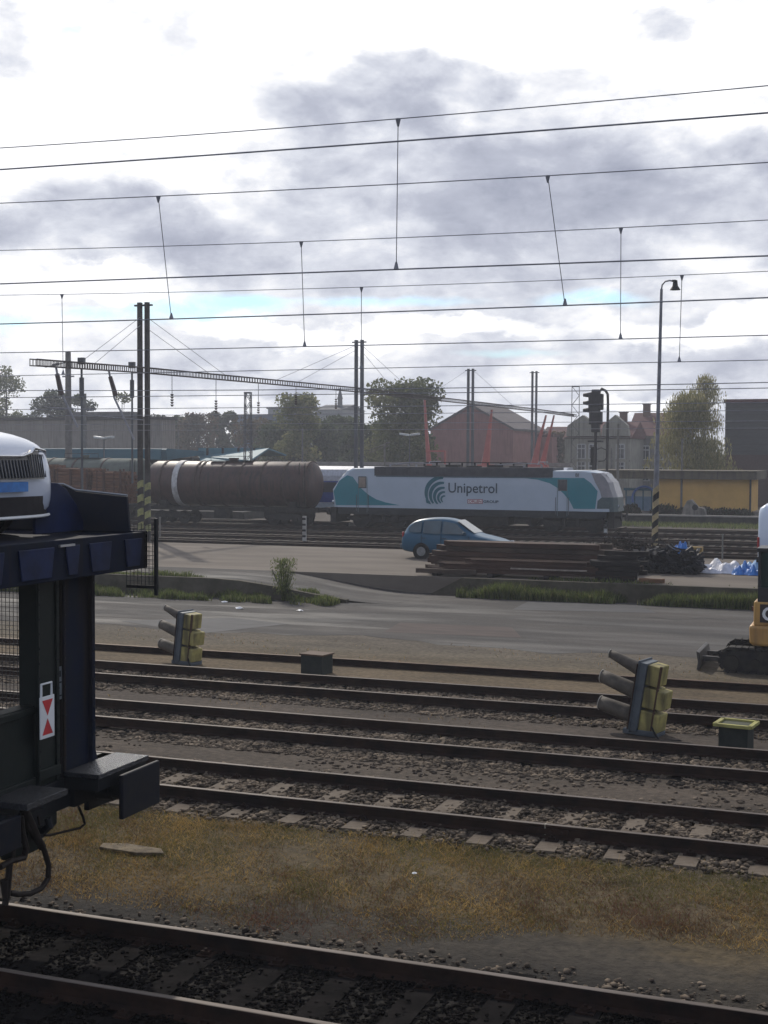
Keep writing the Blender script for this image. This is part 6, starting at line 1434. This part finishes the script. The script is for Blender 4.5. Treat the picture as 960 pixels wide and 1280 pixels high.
rt_, Lx, h, x0 = house('low_building', 'long low greyish building behind the teal canopy on the left', 'building', -30, 203, 135.0, 525, 3, mat('stained beige render', (.28, .255, .23), .9, 0, (.23, .21, .19), .7, streak=(.17, .155, .14)), mat('dark roof edge', (.08, .075, .075), .8), roof='flat', wins=((.70, .78, .89), (.30,), 1.8, 1.5, M_frw, G_d), over=.2)
b = MB(); b.b2((Lx * .52, .5, h + .36), (Lx * .82, 2.6, h + .95)); b.build('roof_house', M_grey, rt_)
# teal canopy over the left platform
Yc = 112.0; xa, xb_ = at(30, 560, Y=Yc).x, at(262, 560, Y=Yc).x; zc0 = at(120, 575, Y=Yc).z
cn = empty('platform_canopy', (xa, Yc, -.2), 0, 'long teal platform canopy roof behind the timber wagon', 'canopy'); Lc = xb_ - xa; zc0 += .2
b = MB(); b.prism([(-3.5, zc0 + .05), (3.5, zc0 + .55), (3.5, zc0 + .9), (-3.5, zc0 + 1.1), (-3.7, zc0 + 1.0)], 'x', -12, Lc - 2.5); b.build('roof', mat('teal roof sheet', (.035, .11, .15), .6, 0, (.03, .09, .125), 1), cn)
b = MB(); b.b2((-12, -3.8, zc0 + .1), (Lc - 3.0, -3.6, zc0 + 1.05)); b.build('fascia', mat('teal fascia', (.045, .14, .19), .6, 0, (.04, .12, .165), .6), cn)
for i in range(6): b = MB(); b.b2((i * Lc / 5.5 - .12, -.12, 0), (i * Lc / 5.5 + .12, .12, zc0 + .3)); b.build('post', M_mast_dark, cn)
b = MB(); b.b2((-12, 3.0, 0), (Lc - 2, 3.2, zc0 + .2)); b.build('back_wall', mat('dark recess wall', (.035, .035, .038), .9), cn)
Yc = 116.0; xa, xb_ = at(248, 560, Y=Yc).x, at(336, 560, Y=Yc).x; z0_ = at(300, 579, Y=Yc).z; z1_ = at(300, 560, Y=Yc).z
cn = empty('platform_canopy', (xa, Yc, -.2), 0, 'lighter teal canopy roof above the tank wagon', 'canopy'); w_ = xb_ - xa
b = MB(); b.add([(0, 0, z1_ - .6), (2.5, -4, z0_ + .2), (w_, -4, z0_ + .2), (w_, -4, z0_ + .5), (w_, 0, z1_ + .2), (0, 0, z1_ + .2), (0, 4, z1_ - .4), (w_, 4, z1_ - .4)], [(0, 1, 2, 3), (0, 3, 4, 5), (5, 4, 7, 6)]); o = b.build('roof', mat('light teal roof', (.09, .20, .25), .6, 0, (.07, .16, .20), .8), cn); q_ = o.modifiers.new('s', 'SOLIDIFY'); q_.thickness = .15
for i in range(4): b = MB(); b.b2((1 + i * w_ / 4.5 - .1, -.1, 0), (1 + i * w_ / 4.5 + .1, .1, z1_ + .2)); b.build('post', M_mast_dark, cn)
# platform lamps
for px, yt, Y, lb in ((130, 549, 104, 'double-headed white platform lamp above the timber wagon'), (512, 545, 120, 'double-headed white platform lamp above the locomotive roof')):
    x = at(px, 560, Y=Y).x; zt = zat(px, yt, Y) + .2; lm = empty('platform_lamp', (x, Y, -.2), 0, lb, 'lamp'); b = MB(); b.cyl((0, 0, 0), (0, 0, zt), .07, .05, n=8); b.build('pole', M_mast, lm)
    for s in (-1, 1): b = MB(); b.prism([(s * .1, zt), (s * .95, zt + .1), (s * .95, zt + .3), (s * .1, zt + .18)], 'y', -.25, .25); b.build('lamp_head', mat('lamp head white', (.60, .62, .63), .4), lm, bevel=.03)
# red leaning booms behind the locomotive
M_bm = mat('faded red boom', (.46, .15, .13), .6, 0, (.38, .12, .11), 2); M_bmw = mat('boom pale edge', (.50, .34, .32), .6)
def boom(pts, r0, r1, Y, label):
    P_ = [at(a, c, Y=Y) for a, c in pts]; root = empty('crane_boom', (P_[0].x, Y, P_[0].z), 0, label, 'crane boom', 'faded red booms behind the locomotive'); v_ = [q_ - P_[0] for q_ in P_]
    b = MB(); b.tube(v_, r0, 4, radii=[r0 + (r1 - r0) * i / (len(v_) - 1) for i in range(len(v_))]); b.build('arm', M_bm, root)
    b = MB(); b.tube([q_ + Vector((-r0 * 1.02, -.05, 0)) if i == 0 else q_ + Vector((-r1 * 1.02, -.05, 0)) for i, q_ in enumerate(v_)], .05, 4); b.build('pale_edge', M_bmw, root)
    b = MB(); b.b2((-r0 * 1.6, -.4, -P_[0].z - .2), (r0 * 1.6, .4, .1)); b.build('base', M_bm, root)
boom([(537, 586), (533, 540), (531, 500)], .28, .09, 126, 'tall upright faded red boom right of the round tree')
boom([(607, 582), (611, 545), (615, 512)], .46, .09, 126, 'wide leaning faded red boom in front of the pink hall')
boom([(668, 582), (674, 550), (683, 519)], .40, .07, 126, 'left one of the two close leaning red booms')
boom([(678, 582), (685, 550), (693, 519)], .34, .06, 127.5, 'right one of the two close leaning red booms')
q0 = at(532, 565, Y=125.7); b = MB(); b.b2((0, 0, 0), (2.0, .3, .18)); b.b2((1.9, 0, -1.2), (2.05, .3, .1)); tag(b.build('barrier_bracket', M_bm, loc=tuple(q0)), 'horizontal faded red bracket right of the tall upright boom', 'bracket')
q0 = at(461, 563, Y=118); q1 = at(487, 553, Y=118); b = MB(); b.cyl((0, 0, 0), q1 - q0, .06, n=6); b.cyl((0, 0, -.25), q1 - q0 + Vector((0, 0, -.25)), .05, n=6); b.cyl((q1 - q0) * .75 , (q1 - q0) * .75 + Vector((.1, 0, -3.2)), .10, n=6); tag(b.build('raised_arm', M_conc, loc=tuple(q0)), 'pale slanted double arm on a post above the locomotive roof', 'barrier arm')

# ================================================================== trees
def tree_mats(tagname, c1, c2, c3):
    return [mat(tagname + ' leaf a', c1, .7, 0, tuple(v * .8 for v in c1), .6), mat(tagname + ' leaf b', c2, .75, 0, tuple(v * .8 for v in c2), .6), mat(tagname + ' leaf c', c3, .75, 0, tuple(v * .8 for v in c3), .6)]
T_dk = tree_mats('dark', (.055, .080, .036), (.078, .10, .045), (.040, .056, .030)); T_ol = tree_mats('olive', (.135, .15, .060), (.095, .115, .050), (.18, .18, .085)); T_br = tree_mats('brown', (.11, .08, .05), (.08, .07, .042), (.14, .10, .06)); T_lt = tree_mats('light', (.20, .21, .09), (.14, .16, .07), (.26, .25, .12))
T_bi = tree_mats('birch', (.28, .255, .11), (.19, .19, .08), (.38, .34, .18))
M_bark = mat('bark', (.06, .048, .04), .9, 0, (.035, .03, .026), 3, bump=.5); M_bbark = mat('birch bark', (.45, .43, .40), .8, 0, (.12, .11, .10), 6, lo=.55, hi=.7)
def tree(px, ytop, wpx, Y, label, mats, name='tree', n=6000, lobes=14, cat='tree', group=None, leaf=.22, trunk_frac=.18, bark=M_bark, shape='round', seed=1, base=None):
    rs = np.random.RandomState(seed * 13 + 5); pr_ = random.Random(seed)
    q_ = at(px, 600, Y=Y); zt = at(px, ytop, Y=Y).z; zg = -.2; H = zt - zg; z_c = (CM.transposed() @ (q_ - CP)).z * -1; Wd = wpx * z_c / FPX
    root = empty(name, (q_.x, Y, zg), 0, label, cat, group)
    # crown clumps
    cl_ = []
    cz0 = H * trunk_frac
    if shape == 'cone': lobes = lobes * 2
    for i in range(lobes):
        t = rs.uniform(0, 1); z = cz0 + (H - cz0) * t
        if shape == 'round': prof = math.sin(math.pi * min(1, .16 + .76 * t)) ** .5
        elif shape == 'cone': prof = (1 - t) ** .8 + .08
        else: prof = min(1, .95 * (1 - t) ** .55 + .12)
        a = rs.uniform(0, 6.28); r_ = Wd / 2 * prof * rs.uniform(.25, .90)
        cr_ = Wd * rs.uniform(.16, .28) * (1 if shape != 'cone' else .8 * prof + .2)
        cl_.append((r_ * math.cos(a), r_ * math.sin(a) * .8, min(z, H - cr_ * .7), cr_))
    cl_.append((0, 0, H - Wd * .12, Wd * .13))
    cl_ = np.array(cl_); wts = cl_[:, 3] ** 2; idx = rs.choice(len(cl_), n, p=wts / wts.sum())
    u_ = rs.normal(0, 1, (n, 3)); u_ /= np.linalg.norm(u_, axis=1)[:, None]; rad = rs.uniform(.25, 1.12, (n, 1)) ** .7
    P = cl_[idx, :3] + u_ * rad * cl_[idx, 3][:, None] * [1, 1, .8]
    P[:, 2] = np.maximum(P[:, 2], .3)
    mi_ = rs.choice(3, n, p=[.5, .3, .2]); mi_ = np.where(rs.uniform(0, 1, n) < .6, idx % 3, mi_)
    nrm = rs.normal(0, 1, (n, 3)); nrm /= np.linalg.norm(nrm, axis=1)[:, None]; tg = np.cross(nrm, rs.normal(0, 1, (n, 3))); tg /= np.linalg.norm(tg, axis=1)[:, None]; bt = np.cross(nrm, tg)
    sz_ = rs.uniform(.5, 1.2, (n, 1)) * leaf
    if shape == 'weep': tg = tg * .35 + np.array([0, 0, -1.0]); bt *= .45; sz_ = sz_ * 1.3
    V = np.stack([P + tg * sz_, P + bt * sz_ * .6, P - tg * sz_ * .8, P - bt * sz_ * .6], 1).reshape(-1, 3); F = np.arange(4 * n).reshape(-1, 4)
    npmesh('crown', V, F, mats, parent=root, mi=mi_)
    b = MB(); tr0 = max(.12, Wd * .035); b.tube([(0, 0, 0), (.05 * Wd * .3, 0, H * .3), (0, .02 * Wd, H * .6), (.02 * Wd, 0, H * .9)], tr0, 8, radii=[tr0 * 1.3, tr0, tr0 * .6, tr0 * .12])
    for i in range(min(10, lobes)):
        c_ = cl_[i]; z0 = max(H * .15, c_[2] * .55); b.tube([(0, 0, z0), (c_[0] * .5, c_[1] * .5, (z0 + c_[2]) / 2 + .1), (c_[0], c_[1], c_[2])], tr0 * .3, 5, radii=[tr0 * .4, tr0 * .25, tr0 * .08])
    b.build('trunk', bark, root, smooth=True); return root
tree(8, 455, 62, 190, 'tall dark tree at the left edge beyond the low building', T_ol, n=9000, seed=2, leaf=.3, lobes=30, trunk_frac=.0)
tree(-18, 462, 60, 200, 'dark tree cut by the left edge of the photo', T_dk, n=6000, seed=31, leaf=.3, trunk_frac=.0)
tree(62, 488, 52, 185, 'dark rounded tree left of the concrete mast', T_dk, n=8000, seed=3, leaf=.3, trunk_frac=.0, lobes=22); tree(97, 492, 52, 188, 'dark rounded tree right of the concrete mast', T_dk, n=8000, seed=4, leaf=.3, trunk_frac=.0, lobes=22)
tree(152, 491, 36, 180, 'thin see-through tree with small leaves left of the banded mast', T_ol, n=1300, seed=5, leaf=.24, lobes=18)
for i, (px, yt, w_, Y, m_, sh2) in enumerate(((205, 519, 34, 210, T_dk, 'round'), (226, 521, 30, 205, T_dk, 'round'), (248, 517, 44, 200, T_br, 'round'), (270, 515, 22, 210, T_dk, 'round'), (286, 514, 24, 212, T_dk, 'round'), (320, 524, 52, 190, T_br, 'round'), (348, 528, 50, 170, T_dk, 'round'), (395, 523, 62, 172, T_dk, 'round'), (428, 520, 46, 178, T_dk, 'round'), (452, 530, 40, 165, T_dk, 'round'), (478, 524, 24, 158, T_dk, 'round'), (508, 522, 34, 157, T_dk, 'round'), (528, 536, 26, 160, T_dk, 'round'), (655, 532, 26, 195, T_dk, 'round'), (698, 541, 34, 190, T_br, 'round'))):
    tree(px, yt, w_ * 1.45, Y, ('dark', 'brownish')[m_ is T_br] + (' slim' if w_ < 27 else ' rounded') + ' tree in the far row, ' + ['right of the banded mast', 'above the white tank band', 'above the middle of the tank wagon', 'just left of the bluish block, the left one', 'just left of the bluish block, the right one', 'in front of the bluish block', 'right of the open lattice mast', 'under the light green tree', 'left of the mast behind the locomotive', 'right of the mast behind the locomotive', 'under the round olive tree, the left one', 'under the round olive tree, the right one', 'left of the pink hall', 'between the pink hall and the twin mast', 'left of the cream house'][i],
         m_, n=6500, seed=20 + i, leaf=.3, trunk_frac=.0, lobes=26, shape=sh2, group='dark trees in the far row')
tree(374, 492, 66, 160, 'light green loose tree above the tank wagon end', T_lt, n=6500, seed=6, leaf=.26, lobes=18, trunk_frac=.25)
tree(500, 475, 98, 150, 'big round olive tree behind the locomotive roof', T_ol, n=19000, seed=7, leaf=.26, lobes=34, trunk_frac=.2)
# birch
tb = tree(861, 492, 106, 126, 'weeping birch with pale trunk between the lamp post and the dark building', T_bi, name='birch_tree', n=24000, seed=8, leaf=.16, lobes=60, trunk_frac=.0, bark=M_bbark, shape='weep', cat='birch')
tb2 = tree(880, 468, 62, 127.5, 'taller birch with thinning bare top beside the dark building', T_bi, name='birch_tree', n=6500, seed=9, leaf=.13, lobes=44, trunk_frac=.15, bark=M_bbark, shape='weep', cat='birch')
for root_, H_, n_ in ((tb, 8.5, 30), (tb2, 12.2, 44)):
    b = MB()
    for i in range(n_):
        a = rnd.uniform(0, 6.28); r0 = rnd.uniform(.1, 1.1); z0 = H_ * rnd.uniform(.62, .98); r1 = r0 + rnd.uniform(.2, .8)
        b.tube([(0, 0, z0 - 1.2), (r0 * math.cos(a), r0 * math.sin(a), z0), (r1 * math.cos(a), r1 * math.sin(a), z0 - .1), ((r1 + .25) * math.cos(a), (r1 + .25) * math.sin(a), z0 - rnd.uniform(.6, 1.8))], .02, 4, radii=[.04, .03, .02, .012])
    b.build('twigs', M_bbark, root_)['kind'] = 'stuff'


for m_ in M_g + M_w + T_dk + T_ol + T_br + T_lt + T_bi:
    t_ = m_.node_tree; bs = t_.nodes['Principled BSDF']; o_ = [n for n in t_.nodes if n.type == 'OUTPUT_MATERIAL'][0]
    tl_ = t_.nodes.new('ShaderNodeBsdfTranslucent'); mxs = t_.nodes.new('ShaderNodeMixShader'); mxs.inputs[0].default_value = .42
    t_.links.new(bs.inputs['Base Color'].links[0].from_socket, tl_.inputs[0]); t_.links.new(bs.outputs[0], mxs.inputs[1]); t_.links.new(tl_.outputs[0], mxs.inputs[2]); t_.links.new(mxs.outputs[0], o_.inputs[0])

# ================================================================== haze: the air between the camera and the far buildings
hz = MB(); hz.b2((-420, -40, -1.6), (320, 330, 32)); hzm = bpy.data.materials.new('haze air'); hzm.use_nodes = True
t_ = hzm.node_tree; t_.nodes.clear(); ou = t_.nodes.new('ShaderNodeOutputMaterial'); pv = t_.nodes.new('ShaderNodeVolumePrincipled'); pv.inputs['Color'].default_value = (.86, .90, 1.0, 1); pv.inputs['Density'].default_value = .0007; pv.inputs['Anisotropy'].default_value = .3
t_.links.new(pv.outputs[0], ou.inputs['Volume']); ho_ = hz.build('haze', hzm); ho_['kind'] = 'stuff'
SC.cycles.volume_max_steps = 16; SC.cycles.volume_bounces = 0
